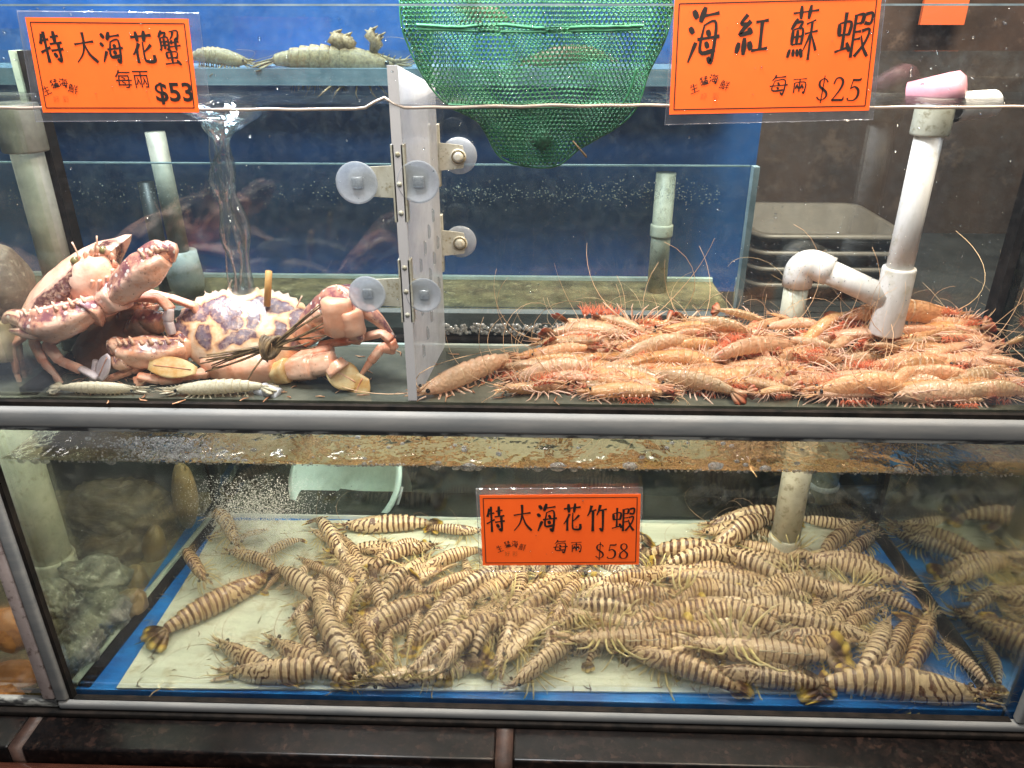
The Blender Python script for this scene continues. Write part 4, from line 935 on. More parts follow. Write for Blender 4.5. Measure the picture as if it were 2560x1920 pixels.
# ------------------------------------------------------------------ green net bag hanging over the tank edge
def net():
    outline = [(985,-80),(1000,0),(1008,80),(1058,190),(1118,262),(1196,306),(1246,388),(1300,413),(1388,416),(1452,370),(1542,318),(1592,268),(1622,182),(1662,100),(1684,20),(1690,-80)]
    yc = .040
    pl = [(P(u, v, yc).x, P(u, v, yc).z) for u, v in outline]; cx, cz = sum(p[0] for p in pl)/len(pl), P(1340, 150, yc).z
    def inside(x, z):
        r_ = False; j = len(pl)-1
        for i in range(len(pl)):
            (x1, z1), (x2, z2) = pl[i], pl[j]
            if (z1 > z) != (z2 > z) and x < (x2-x1)*(z-z1)/(z2-z1)+x1: r_ = not r_
            j = i
        return r_
    def edge_d(x, z):
        d = 9
        for i in range(len(pl)-1):
            a, b = Vector(pl[i]), Vector(pl[i+1]); ab = b-a; t = max(0, min(1, (Vector((x, z))-a).dot(ab)/ab.dot(ab))); d = min(d, (a+ab*t-Vector((x, z))).length)
        return d
    r = root('net_bag', 'green mesh net bag hanging down into the upper tank beside the divider', 'net', loc=(cx, yc, min(p[1] for p in pl)))
    x0, x1 = min(p[0] for p in pl), max(p[0] for p in pl); z0, z1 = min(p[1] for p in pl), max(p[1] for p in pl)
    for layer, (sg, cell, seed) in enumerate(((-1, .0047, 1), (1, .0050, 5), (-.35, .0050, 9), (.4, .0053, 13))):
        mb = MB(); a = cell/math.sqrt(3); rowh = 1.5*a; pts = {}; ed = set()
        nr, nc = int((z1-z0)/rowh)+2, int((x1-x0)/cell)+2
        for j in range(nr):
            for i in range(nc):
                x = x0+cell*(i+.5*(j % 2)); z = z0+rowh*j
                if layer >= 2 and not (z < P(1340, 262, yc).z or abs(x-cx) > .115): continue
                ring = []
                for q in range(6):
                    an = R(60*q+30); key = (round((x+a*math.cos(an))*20000/4), round((z+a*math.sin(an))*20000/4)); pts.setdefault(key, (x+a*math.cos(an), z+a*math.sin(an))); ring.append(key)
                for q in range(6): ed.add(tuple(sorted((ring[q], ring[(q+1) % 6]))))
        p3 = {}
        for key, (x, z) in pts.items():
            if not inside(x, z): continue
            d = edge_d(x, z); bul = min(1, d/.05)
            fold = .008*noise.noise(Vector((x*26, z*9, seed))) + .004*math.sin(x*95+z*40+seed)*bul
            sh = .004*noise.noise(Vector((x*14+seed, z*14, 3)))
            yy = yc + sg*.020*math.sqrt(bul) + fold*bul
            p3[key] = Vector((x+sh*bul, max(.012, yy), z+.6*sh*bul))
        for k1, k2 in ed:
            if k1 in p3 and k2 in p3: mb.tube([p3[k1], p3[k2]], .00080, 3, 0, cap=False)
        o = mb.build('netting', M['net'], r); o.location -= Vector(r.location)
    def cord(px, rad, mat, nm, yo):
        mb = MB(); pp = [P(u, v, yo) for u, v in px]; q = []
        for s_ in smooth([tuple(p) for p in pp], 7): q.append(Vector(s_)+Vector((0, 0, .0006*noise.noise(Vector(s_)*200))))
        mb.tube(q, rad, 6); o = mb.build(nm, mat, r); o.location -= Vector(r.location)
    cord([(1040,62),(1130,68),(1250,62),(1340,70),(1450,68),(1560,66),(1610,64)], .0017, M['netlight'], 'seam', .017)
    cord([(1042,74),(1200,78),(1340,80),(1500,76),(1600,74)], .0016, M['netlight'], 'seam', .0175)
    cord([(1000,0),(1008,80),(1058,190),(1118,262),(1196,306),(1246,388),(1300,413),(1388,416),(1452,370),(1542,318),(1592,268),(1622,182),(1662,100),(1684,20)], .0011, M['net'], 'hem', yc)
    cord([(1120,262),(1240,268),(1350,270),(1480,264),(1560,262)], .0014, M['net'], 'hem', .016)
    cord([(1592,170),(1575,225),(1556,262)], .0013, M['net'], 'fold', .014)
    mb = MB(); kc = P(1355, 350, .030)
    mb.ball(kc, (.011,.009,.010), 22, 14, 0, lambda d: d*(1+.35*noise.noise(d*3)+.2*noise.noise(d*9))); o = mb.build('knot', mottled('dark_net_knot', (.008,.065,.025), (.02,.13,.055), 220, .7, .9, .003), r); o.location -= Vector(r.location)
    mb = MB(); p = P(1432, 352, .012); mb.tube([p, p.lerp(P(1464, 390, .010), .5), P(1464, 390, .010), P(1467, 394, .010)], [.0008,.0008,.0014,.0004], 6); o = mb.build('straw_bit', M['straw'], r); o.location -= Vector(r.location)
net()

# ------------------------------------------------------------------ striped prawns in the lower tank: head px, tail px, height over the floor, roll, shape, label
GS = 'striped prawns in the lower tank'
LOW = [
 (700,1415,382,1588,.030,0,0,'lone striped prawn at far left, yellow tail resting over the blue floor edge'),
 (535,1592,732,1702,.022,8,1,'striped prawn on the white sheet, head up left, nearest the left floor edge'),
 (503,1748,888,1738,.020,0,6,'striped prawn pressed along the front glass at lower left, head to the left'),
 (662,1588,872,1712,.026,-6,3,'dark striped prawn slanting down right, second in from the white sheet'),
 (745,1500,795,1655,.022,10,1,'striped prawn at the left rim of the fan, tail end toward the glass'),
 (788,1472,872,1690,.034,0,5,'long striped prawn in the fan, second from its left rim'),
 (925,1716,835,1560,.040,6,2,'reddish striped prawn in the fan with its head at the front glass'),
 (985,1700,975,1575,.034,-5,4,'pale whitish striped prawn at the middle of the fan'),
 (1012,1488,925,1612,.028,10,6,'small striped prawn above the pale one, tail pointing down left'),
 (1052,1508,1018,1632,.030,0,0,'upright striped prawn in the fan with tail segments facing the glass'),
 (1205,1490,1032,1600,.034,-8,3,'striped prawn in the fan slanting up right, behind the two reddish heads'),
 (1005,1688,1170,1555,.040,5,1,'striped prawn with brown head at the glass, left of a twin beside it'),
 (1088,1690,1212,1548,.046,-4,2,'striped prawn with red patched head at the glass, right of its twin'),
 (1255,1505,1178,1655,.038,6,5,'yellowish striped prawn in the fan, left of the one at its right rim'),
 (1300,1530,1232,1660,.030,0,4,'striped prawn at the right rim of the fan'),
 (880,1768,1215,1712,.016,170,0,'belly up pale prawn lying against the front glass, legs upward'),
 (820,1440,880,1535,.030,0,3,'striped prawn behind the fan, head toward the bubble plume'),
 (1262,1722,1450,1600,.028,4,3,'clean striped prawn curving up right, alone just right of the fan'),
 (1392,1604,1725,1588,.036,150,0,'pale prawn lying on its side below the price card, legs upward'),
 (1478,1546,1725,1524,.028,30,1,'striped prawn with yellow legs above the pale one on its side'),
 (1960,1524,1622,1546,.038,-10,1,'reddish brown striped prawn at the middle right, head to the right'),
 (1535,1616,1862,1742,.030,-6,3,'striped prawn with yellow tipped tail pointing at the front glass'),
 (1690,1615,2098,1645,.036,160,0,'long pale prawn on its side above the yellow tailed one'),
 (1760,1660,2072,1712,.030,-12,1,'pinkish striped prawn along the front, left of the darkest front one'),
 (1368,1598,1462,1440,.034,8,2,'striped prawn with raised yellow legs under the right half of the price card'),
 (1500,1430,1464,1530,.030,0,0,'short striped prawn under the price card, tail end toward the glass'),
 (1285,1490,1405,1462,.028,15,4,'small yellowish striped prawn under the left half of the price card'),
 (1545,1438,1672,1502,.034,-10,5,'curled striped prawn just right of the price card lower corner'),
 (1630,1432,1935,1462,.036,14,1,'striped prawn below the standing pipe, head to the left'),
 (1960,1490,1720,1484,.040,-8,1,'orange tinted striped prawn in front of the standing pipe'),
 (2112,1485,2012,1598,.030,5,3,'leftmost of four slanted prawns at the right, dark ringed tail at the glass'),
 (2180,1472,2052,1606,.034,0,1,'orange headed prawn, second of the four slanted ones at the right'),
 (2210,1512,2096,1616,.034,-6,6,'third of the four slanted prawns at the right, tail tucked behind'),
 (2225,1540,2128,1690,.026,40,5,'prawn showing orange legs between the slanted ones at the right'),
 (2192,1700,2278,1540,.036,0,0,'prawn with broad head at the glass, right of the orange legged one'),
 (2335,1510,2258,1698,.028,6,2,'striped prawn leaning on the right floor edge, mottled head up'),
 (2352,1595,2478,1722,.022,-5,3,'striped prawn alone on blue floor in the right corner'),
 (2528,1775,2036,1742,.022,-4,1,'largest front prawn at the lower right, dark brown, head in the corner'),
 (2290,1455,1995,1400,.034,-6,1,'big prawn right of the standing pipe, eye by the right floor edge'),
 (2085,1452,2300,1535,.026,5,3,'striped prawn at the right whose tail hangs on the dark floor edge'),
 (2165,1300,2042,1395,.026,0,1,'left of two small slanted prawns right of the standing pipe'),
 (2200,1322,2095,1402,.024,0,2,'right of two small slanted prawns right of the standing pipe'),
 (2170,1308,1990,1292,.022,10,4,'striped prawn at the back right corner behind the standing pipe'),
 (1755,1308,1990,1290,.034,5,3,'arched striped prawn at the back, left of the standing pipe'),
 (1760,1382,2000,1412,.034,10,1,'pale arched prawn in front of the foot of the standing pipe'),
 (1590,1412,1860,1452,.034,-6,1,'striped prawn right of the price card, below a white blister of air'),
 (1740,1330,1940,1350,.026,25,5,'yellowish prawn behind the foot of the standing pipe'),
 (838,1308,1090,1306,.026,6,0,'striped prawn along the back wall under the pale bucket, head left'),
 (1215,1322,1070,1316,.028,0,4,'striped prawn along the back wall, left of the price card'),
 (775,1320,868,1382,.030,10,2,'striped prawn at the back touching the right of the bubble plume'),
 (850,1332,912,1420,.030,0,3,'striped prawn slanting down right, under the bucket'),
 (955,1340,948,1436,.026,0,0,'single striped prawn standing tail down in a gap under the bucket'),
 (745,1388,835,1440,.032,12,6,'striped prawn with fanned legs right of the bubble plume foot'),
 (838,1385,925,1492,.034,-5,1,'striped prawn at mid left with dark zigzag back'),
 (1022,1432,1205,1375,.032,0,3,'striped prawn left of the price card, head low left'),
 (1042,1478,1205,1428,.036,8,1,'orange tinted prawn below left of the price card'),
 (900,1500,800,1430,.036,0,5,'greyish curled prawn among the left heap'),
 (1140,1482,1300,1432,.034,-4,4,'striped prawn meeting the lower left corner of the price card'),
 (515,1458,462,1372,.050,20,3,'white curled prawn near the left, belly turned to the glass'),
 (600,1372,528,1288,.042,-10,5,'whitish prawn climbing at the back left, under the foam'),
 (560,1372,700,1428,.038,5,4,'pinkish striped prawn under the bubble plume'),
 (670,1322,590,1352,.034,0,6,'blurred prawn inside the bubble plume'),
 (940,1390,1060,1362,.026,20,5,'brownish prawn in the heap between bucket and price card'),
 (1110,1400,980,1450,.034,-15,2,'reddish prawn in the heap with its head toward the price card'),
 (1330,1560,1200,1600,.026,12,6,'dim prawn low in the heap under the price card'),
 (1900,1400,1600,1390,.030,20,5,'yellowish prawn low behind the heap right of the price card'),
 (1560,1480,1400,1520,.028,-10,4,'striped prawn half hidden below the price card right corner'),
 (1990,1570,1720,1560,.026,15,2,'striped prawn half hidden in the right heap behind the pale one'),
 (2040,1440,1880,1480,.034,0,6,'striped prawn half hidden left of the big prawn by the pipe'),
 (1980,1680,1880,1600,.026,10,2,'striped prawn squeezed between the long pale one and the slanted ones'),
 (1420,1385,1620,1345,.026,-8,3,'striped prawn partly hidden behind the right end of the price card'),
 (1300,1420,1480,1400,.030,10,1,'striped prawn mostly hidden behind the price card'),
 (1180,1560,1110,1480,.034,10,6,'striped prawn with dark head low in the middle of the fan'),
 (720,1420,660,1480,.024,0,3,'faint striped prawn at the left of the heap, beside the white sheet'),
 (860,1560,760,1560,.028,25,5,'brown prawn crossing the fan at its upper left'),
]
for hu, hv, tu, tv, lf, ro, va, lb in LOW:
    ch, ct = G(hu, hv, ZL+lf), G(tu, tv, ZL+lf*.75); ex_ = (ch-ct)*.04
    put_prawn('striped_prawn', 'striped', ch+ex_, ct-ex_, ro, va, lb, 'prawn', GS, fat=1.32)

# ------------------------------------------------------------------ pale orange shrimps heaped in the upper tank
GO = 'pale orange shrimps heaped in the upper tank'
def heap(u, v, dz=0.0):
    """depth of the heap's surface behind the glass where the photo shows it at this height"""
    t = max(0.0, min(1.0, (1008-v)/238.0)); return P(u, v, .018+.165*t)
UPP = [
 (1018,1006,1288,905,0,0,'lone greenish shrimp right of the divider, head down at the glass'),
 (1310,886,1480,868,5,1,'pale shrimp at the left tip of the heap, two black eyes forward'),
 (1372,850,1500,838,0,4,'whitish shrimp behind the left tip of the heap'),
 (1450,800,1530,876,-10,2,'grey green shrimp standing head up at the left of the heap'),
 (1395,945,1512,885,6,3,'olive shrimp with a dark back line at the left of the heap'),
 (1300,945,1420,985,10,6,'shrimp facing left at the front left of the heap, long feelers'),
 (1278,990,1508,955,-8,4,'pink shrimp along the front glass with a red tail'),
 (1592,930,1845,1002,0,3,'pale pink shrimp in the front middle, round black eye at left'),
 (1448,1000,1668,1010,8,1,'flat pale shrimp lying on the floor at the front glass'),
 (1600,892,1805,940,-6,5,'grey arched shrimp in the middle of the heap'),
 (1630,832,1492,792,10,4,'shrimp with its orange legs upward at the top left of the heap'),
 (1695,798,1880,835,0,5,'bright orange curled shrimp on top of the heap'),
 (1925,805,1790,772,0,3,'golden shrimp on top beside the bright orange one'),
 (1700,905,1648,822,0,2,'shrimp diving down with its red tail fan upright'),
 (1610,866,1805,858,6,1,'pinkish shrimp across the middle, below the bright orange one'),
 (1758,955,1930,978,-5,4,'shrimp with black eye in the front, left of the long grey one'),
 (1935,910,1862,832,5,3,'golden shrimp head down with a dark red tail fan up'),
 (1525,872,1645,868,10,6,'small shrimp in the left middle with a dark eye'),
 (2165,966,1905,968,0,1,'long grey green shrimp along the front glass, head to the right'),
 (2412,782,2090,800,0,3,'long yellow brown shrimp arched along the top right of the heap'),
 (2040,818,2190,790,8,5,'orange shrimp lying under the long arched one at top right'),
 (2190,825,2365,822,-5,1,'grey shrimp with dark back line at upper right'),
 (2400,900,2150,935,0,3,'golden arched shrimp in the right front, red legs below'),
 (2412,965,2185,990,0,4,'shrimp along the right front with pale rings, tail left'),
 (2440,852,2285,895,4,1,'ringed tan shrimp slanting up at the right'),
 (2372,830,2440,788,0,2,'small tan shrimp rising near the black corner seam'),
 (2442,888,2575,918,-4,1,'shrimp cut by the right edge, eye toward the middle of the heap'),
 (2470,975,2590,950,8,3,'orange shrimp cut by the right edge at the front'),
 (2505,862,2580,842,0,5,'pale shrimp by the right edge above the others'),
 (2260,872,2165,862,0,5,'short orange shrimp in the right middle'),
 (2350,862,2230,850,6,6,'cream shrimp just right of the short orange one'),
 (1918,782,1985,800,0,0,'small shrimp at the top centre with a black eye'),
 (1935,880,2075,850,12,4,'shrimp with many red legs up in the centre right'),
 (1960,840,2090,870,-12,6,'reddish shrimp in the centre, half under its neighbours'),
 (2010,905,1900,930,20,2,'shrimp belly up with orange legs, in front of the centre'),
 (2120,905,1990,890,150,1,'upside down shrimp with red swimmerets in the centre'),
 (1730,910,1850,880,160,4,'upside down pinkish shrimp left of the centre'),
 (1480,935,1585,975,10,2,'cream shrimp low in the left front, eye toward the glass'),
 (1555,955,1430,975,-10,6,'shrimp behind the pink one at the left front'),
 (2010,1000,2190,1006,0,1,'dark orange shrimp squeezed flat on the floor at the front glass'),
 (2300,1004,2470,1008,5,4,'orange shrimp squeezed flat under the right front'),
 (1700,1003,1560,985,10,3,'shrimp under the pale pink one at the front'),
 (1880,1004,1990,990,-8,6,'small shrimp between the front ones at the middle'),
 (2060,940,2200,945,15,2,'pink shrimp behind the long grey green one'),
 (2290,935,2400,925,170,5,'upside down shrimp with red legs at the right'),
 (1820,935,1700,960,0,1,'tan shrimp low behind the pale pink one'),
 (1540,905,1430,920,0,3,'pale shrimp behind the olive one'),
 (1880,860,1760,880,8,0,'tan shrimp below the golden diving one'),
 (2520,925,2420,945,0,2,'shrimp near the right edge behind the cut one'),
 (2550,1000,2440,985,0,6,'orange shrimp at the very corner of the right front'),
 (2130,835,2000,850,0,4,'tan shrimp below the orange one at top right'),
 (1790,830,1660,850,-12,6,'reddish shrimp under the bright orange curled one'),
 (2260,960,2120,985,10,0,'shrimp under the ringed one in the right front'),
]
for hu, hv, tu, tv, ro, va, lb in UPP:
    lone = 'lone' in lb; k_ = len(lb)*7 % 10
    if abs(ro) < 100 and not lone: ro += (0, 18, -25, 55, -60, 8, 75, -12, 40, -80)[k_]
    h, t = heap(hu, hv), heap(tu, tv)
    if lone: h, t = G(hu, hv-4, ZU+.016), G(tu, tv, ZU+.022)
    ex_ = (h-t)*.05; h, t = h+ex_, t-ex_
    h.z = max(h.z, ZU+.012); t.z = max(t.z, ZU+.009)
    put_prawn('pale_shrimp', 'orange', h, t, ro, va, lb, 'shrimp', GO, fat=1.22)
# the rest of the heap: shrimps lying every way among the ones above
rr = random.Random(77)
TOPV = [(1180,930),(1330,865),(1480,806),(1650,782),(1900,778),(2100,788),(2400,782),(2560,800)]
for i in range(118):
    u = rr.uniform(1320, 2560); tv = lerp_tab(u, TOPV); v = tv + 8 + (985-tv)*rr.random()**.9
    a = rr.gauss(0, .45) + (math.pi if rr.random() < .5 else 0); L2 = rr.uniform(75, 155)
    h, t = heap(u+L2*math.cos(a), v+L2*.5*math.sin(a)), heap(u-L2*math.cos(a), v-L2*.5*math.sin(a))
    for q in (h, t): q.z = max(q.z - .006, ZU+.011); q.y = min(max(q.y, .02), UB-.02); q.x = min(q.x, XU1-.02)
    put_prawn('pale_shrimp', 'orange', h, t, rr.choice((0, 20, -20, 60, -60, 90, -90, 150)), i*3+1, 'pale orange shrimp tangled in the middle of the heap, legs mingled with its neighbours', 'shrimp', GO, 2, fat=rr.uniform(1.0, 1.28))
# under layer of the heap, seen in the gaps
rr = random.Random(5)
for i in range(46):
    u = rr.uniform(1340, 2500); v = rr.uniform(830, 985); p = heap(u, v+14); p.z = ZU+rr.uniform(.008, .016); a = rr.uniform(0, 6.28)
    d = Vector((math.cos(a)*.07, math.sin(a)*.03, 0)); h, t = p+d, p-d
    for q in (h, t): q.y = min(max(q.y, .022), UB-.02); q.x = min(q.x, XU1-.03)
    put_prawn('pale_shrimp', 'orange', h, t, rr.uniform(-30, 30), i, 'pale orange shrimp in the under layer of the heap, mostly covered by others', 'shrimp', GO, 1, fat=1.5)
PROTO['white'] = [make_prawn('white', b_, l_, 400+i) for i, (b_, l_) in enumerate(((.12,0),(.20,.1)))]*4
put_prawn('pale_shrimp', 'white', G(330, 1004, ZU+.010), G(75, 1008, ZU+.008), 20, 0, 'whitish shrimp lying under the crab legs at the left front', 'shrimp', 'dead pale shrimps by the crabs', 1, fat=1.0)
put_prawn('pale_shrimp', 'white', G(368, 998, ZU+.011), G(668, 996, ZU+.009), 0, 1, 'whitish shrimp lying along the front glass under the big tied crab', 'shrimp', 'dead pale shrimps by the crabs', 1, fat=1.0)
# the rest of the bed of striped prawns
rr = random.Random(41)
for i in range(84):
    u = rr.uniform(740, 2180); v = rr.triangular(1325, 1665, 1560); 
    if u < 900 and v > 1600: v -= 140
    p = G(u, v, ZL+.028); a = (rr.gauss(0, .30) if u > 1450 else rr.gauss(math.radians(60 if u > 960 else 115), .35)) + (math.pi if rr.random() < .5 else 0); L2 = rr.uniform(.075, .108)
    d = Vector((math.cos(a)*L2, math.sin(a)*L2, rr.uniform(-.004, .004))); h, t = p+d, p-d
    for q in (h, t): q.y = min(max(q.y, .03), LB-.03); q.x = min(q.x, XRb-.03)
    put_prawn('striped_prawn', 'striped', h, t, rr.choice((0, 10, -15, 30, -35, 80, 150)), i*3+2, 'striped prawn in the crowded middle of the bed, crossed by its neighbours', 'prawn', GS, 2, fat=rr.uniform(1.18, 1.42))
for hu, hv, tu, tv, va, lb in ((690,1470,800,1400,0,'pinkish striped prawn at the left rim of the bed, below the bubble plume'), (640,1395,760,1345,2,'whitish striped prawn under the right edge of the bubble plume'),
                               (610,1465,520,1520,4,'faint striped prawn above the lone prawn at far left'), (710,1560,820,1480,3,'striped prawn on the white sheet at the upper left of the fan'), (600,1310,520,1345,1,'whitish striped prawn at the back left corner by the seam')):
    put_prawn('striped_prawn', 'striped', G(hu, hv, ZL+.026), G(tu, tv, ZL+.022), 8, va, lb, 'prawn', GS, fat=1.4)
# scraps on the floors
rr = random.Random(9)
def scraps(name, spots, mat, label):
    mb = MB()
    for p in spots:
        a = rr.uniform(0, 6.28); L2 = rr.uniform(.003, .013); d = Vector((math.cos(a)*L2, math.sin(a)*L2, 0)); e = Vector((-d.y, d.x, 0))*rr.uniform(-.4, .4)
        mb.tube([p-d, p+e, p+d], [.0006, .0010, .0004], 4)
    o = mb.build(name, mat); recentre(o); tag(o, label, 'scraps', kind='stuff')
scraps('scraps', [G(rr.uniform(330, 2200), rr.uniform(1330, 1735), ZL+.006) for i in range(240)], softmat('scrap_brown', (.10,.06,.03), (.30,.22,.10), 60), 'small broken legs and dirt scattered on the lower tank floor')
scraps('scraps', [G(rr.uniform(150, 1500), rr.uniform(880, 1005), ZU+.0015) for i in range(110)], softmat('scrap_red', (.40,.14,.07), (.62,.36,.2), 60), 'small red leg scraps scattered on the upper tank floor')
# under layer of the lower heap, seen in the gaps
rr = random.Random(11)
for i in range(44):
    u = rr.uniform(760, 2060); v = rr.uniform(1370, 1640); p = G(u, v, ZL+.014); a = rr.uniform(0, 6.28)
    d = Vector((math.cos(a)*.08, math.sin(a)*.06, .004)); h, t = p+d, p-d
    for q in (h, t): q.y = min(max(q.y, .03), LB-.03)
    put_prawn('striped_prawn', 'striped', h, t, rr.uniform(-40, 40), i, 'striped prawn in the under layer of the heap, mostly covered by others', 'prawn', GS, 1, fat=1.25)

# ------------------------------------------------------------------ crabs
def crab_mats(tag_, top_stops, pink, patches=None):
    m, nt, nd, lk, b, out = newmat(tag_+'_carapace')
    uvn = N(nt, 'ShaderNodeUVMap', uv_map='UVMap'); sx = N(nt, 'ShaderNodeSeparateXYZ'); lk.new(uvn.outputs[0], sx.inputs[0])
    mp = N(nt, 'ShaderNodeTexNoise'); mp.inputs['Scale'].default_value = 5; mp.inputs['Detail'].default_value = 3; lk.new(uvn.outputs[0], mp.inputs['Vector'])
    if patches:
        wp = N(nt, 'ShaderNodeVectorMath', operation='MULTIPLY_ADD'); lk.new(mp.outputs['Color'], wp.inputs[0]); wp.inputs[1].default_value = (.26,.26,0); lk.new(uvn.outputs[0], wp.inputs[2])
        best = None
        for px_, py_, rx, ry in patches:
            q = N(nt, 'ShaderNodeVectorMath', operation='MULTIPLY_ADD'); lk.new(wp.outputs[0], q.inputs[0]); q.inputs[1].default_value = (2/rx, 2/ry, 0); q.inputs[2].default_value = (-(1.26+px_)/rx, -(1.26+py_)/ry, 0)
            l = N(nt, 'ShaderNodeVectorMath', operation='LENGTH'); lk.new(q.outputs[0], l.inputs[0])
            best = l.outputs['Value'] if best is None else math_(nt, 'MINIMUM', best, l.outputs['Value'])
        c = ramp(nt, math_(nt, 'MULTIPLY', best, .4), top_stops)
    else:
        k = math_(nt, 'MULTIPLY_ADD', sx.outputs[1], 34.0, math_(nt, 'MULTIPLY', mp.outputs['Fac'], 5.0))
        c = ramp(nt, math_(nt, 'MULTIPLY_ADD', math_(nt, 'SINE', k), .5, .5), top_stops)
    f2 = noise_tex(nt, 160, 4, .6); c = mixc(nt, ramp(nt, f2, [(.50, 0.0), (.72, .6)]), c, (.74,.44,.28)); c = mixc(nt, ramp(nt, noise_tex(nt, 55, 5, .7), [(.52, 0.0), (.70, .55)]), c, (.80,.56,.42))
    lk.new(c, b.inputs['Base Color']); setp(b, rough=.20, spec=.6, coat=.5); bump(nt, b, f2, .4, .003)
    # claws: dark with white spots above, peach with dark dots below
    m2, nt, nd, lk, b, out = newmat(tag_+'_claw')
    uvn = N(nt, 'ShaderNodeUVMap', uv_map='UVMap'); sx = N(nt, 'ShaderNodeSeparateXYZ'); lk.new(uvn.outputs[0], sx.inputs[0])
    v = sx.outputs[1]; bel = math_(nt, 'MULTIPLY', math_(nt, 'MINIMUM', v, math_(nt, 'SUBTRACT', 1.0, v)), 2.0)
    f1 = noise_tex(nt, 60, 5, .65); e = math_(nt, 'ADD', bel, math_(nt, 'MULTIPLY', math_(nt, 'SUBTRACT', f1, .5), .7))
    tcn = N(nt, 'ShaderNodeTexCoord'); vo = N(nt, 'ShaderNodeTexVoronoi'); vo.inputs['Scale'].default_value = 105; lk.new(tcn.outputs['Object'], vo.inputs['Vector'])
    vo2 = N(nt, 'ShaderNodeTexVoronoi'); vo2.inputs['Scale'].default_value = 170; lk.new(tcn.outputs['Object'], vo2.inputs['Vector'])
    dark = mixc(nt, ramp(nt, f1, [(.42, 0.0), (.60, 1.0)]), (.24,.085,.10), (.66,.30,.20))
    dark = mixc(nt, ramp(nt, math_(nt, 'MULTIPLY_ADD', f1, .5, vo.outputs['Distance']), [(.46, 1.0), (.55, 0.0)]), dark, (.82,.72,.66))
    peach = mixc(nt, ramp(nt, vo2.outputs['Distance'], [(.10, 1.0), (.15, 0.0)]), pink, (.20,.07,.05))
    blot = ramp(nt, noise_tex(nt, 32, 5, .7), [(.46, 0.0), (.62, .7)]); peach = mixc(nt, blot, peach, (.80,.30,.15))
    lk.new(mixc(nt, ramp(nt, e, [(.24, 0.0), (.38, 1.0)]), dark, peach), b.inputs['Base Color']); setp(b, rough=.20, spec=.6, coat=.6); bump(nt, b, vo2.outputs['Distance'], .22, .002)
    return [m, softmat(tag_+'_belly', tuple(x*y for x, y in zip(pink, (.90,.68,.58))), pink, 22, .08, .3), m2,
            softmat(tag_+'_leg', tuple(x*y for x, y in zip(pink, (.86,.50,.38))), tuple(min(1, x*1.04) for x in pink), 38, .12, .3),
            softmat(tag_+'_paddle', (.74,.40,.12), (.86,.66,.34), 60, .2, .3), softmat(tag_+'_pale_leg', (.62,.50,.52), (.76,.66,.70), 40, .12, .3), plain(tag_+'_ridge', (.84,.54,.40), .3)]
def carapace(mb, c, Lt, Fw, size, depth=.60, hi=.34, lo=.24, spiny=True):
    Lt = Vector(Lt).normalized(); Fw = Vector(Fw); Fw = (Fw - Lt*Fw.dot(Lt)).normalized(); Nn = Lt.cross(Fw)
    rho = [0,.18,.36,.54,.70,.82,.91,.97,1.0]; n = 120
    def outl(th, tooth=1.0):
        x, y = math.cos(th), math.sin(th); k = (abs(x)**2.3 + abs(y/depth)**2.3)**(-1/2.3); x, y = x*k, y*k
        if y < 0: x *= 1-.25*abs(y)/depth
        if spiny and y > .02:
            ph = (math.degrees(th)/180*22) % 1; x *= 1+.05*tooth*(1-abs(ph-.5)*2); y *= 1+.09*tooth*(1-abs(ph-.5)*2)
        if spiny and abs(abs(math.degrees(math.atan2(y, abs(x))))-3) < 4: x *= 1+.13*tooth
        return x, y
    for top in (1, 0):
        vs = []; uv = []
        for r_ in rho:
            for j in range(n):
                x, y = outl(2*math.pi*j/n, max(0, (r_-.88)/.12)); x, y = x*r_, y*r_
                h = (hi if top else -lo)*(max(0, 1-r_**2.2))**(.62)
                h += .018*noise.noise(Vector((x*6, y*6, 3)))*(1 if r_ < .97 else 0)
                vs.append(Vector(c) + (Lt*x + Fw*y + Nn*h)*size); uv.append((.5+.5*x, .5+.5*y))
        fs = [(i*n+j, (i+1)*n+j, (i+1)*n+(j+1)%n, i*n+(j+1)%n) for i in range(len(rho)-1) for j in range(n)]
        if not top: fs = [f[::-1] for f in fs]
        if top: mb.add(vs, fs, 0, uv)
        else:
            k5 = (len(rho)-1-3)*n
            mb.add(vs, fs[:k5], 1, uv); mb.add(vs, fs[k5:], 0, uv)
    return Lt, Fw, Nn
def limb(mb, pts, rad, m, n=10, flat=1.0, up=(0,0,1)):
    """a jointed limb through photo points (u, v, depth); each joint is pinched a little"""
    w = [P(*p) for p in pts]; k = len(w); q = []; rr = []
    for i in range(k-1):
        d = w[i+1]-w[i]; r0, r1 = rad[i], rad[i+1]
        for t, f in ((.0,.80),(.07,.96),(.30,1.0),(.60,1.04),(.90,1.10),(.965,1.0)): q.append(w[i]+d*t); rr.append((r0+(r1-r0)*t)*f*(.72 if m in (3, 5) else 1.0))
    q.append(w[-1]); rr.append(rad[-1]*.6); mb.tube(q, rr, max(n, 20), m, flat if m not in (3, 5) else .72, up, True, .06)
def paddle(mb, a, b, wd, m, up=(0,-.75,.65), th=.13):
    a, b = P(*a), P(*b); q = [a.lerp(b, i/9) for i in range(10)]
    mb.tube(q, [wd*(.22+.95*math.sin(math.pi*min(.97, .08+.90*i/9))**.8) for i in range(10)], 14, m, th, up)
    q2 = [p_+Vector((0,-.0016,.0014)) for p_ in q]; mb.tube(q2[1:-1], [wd*.06]*8, 5, 3)
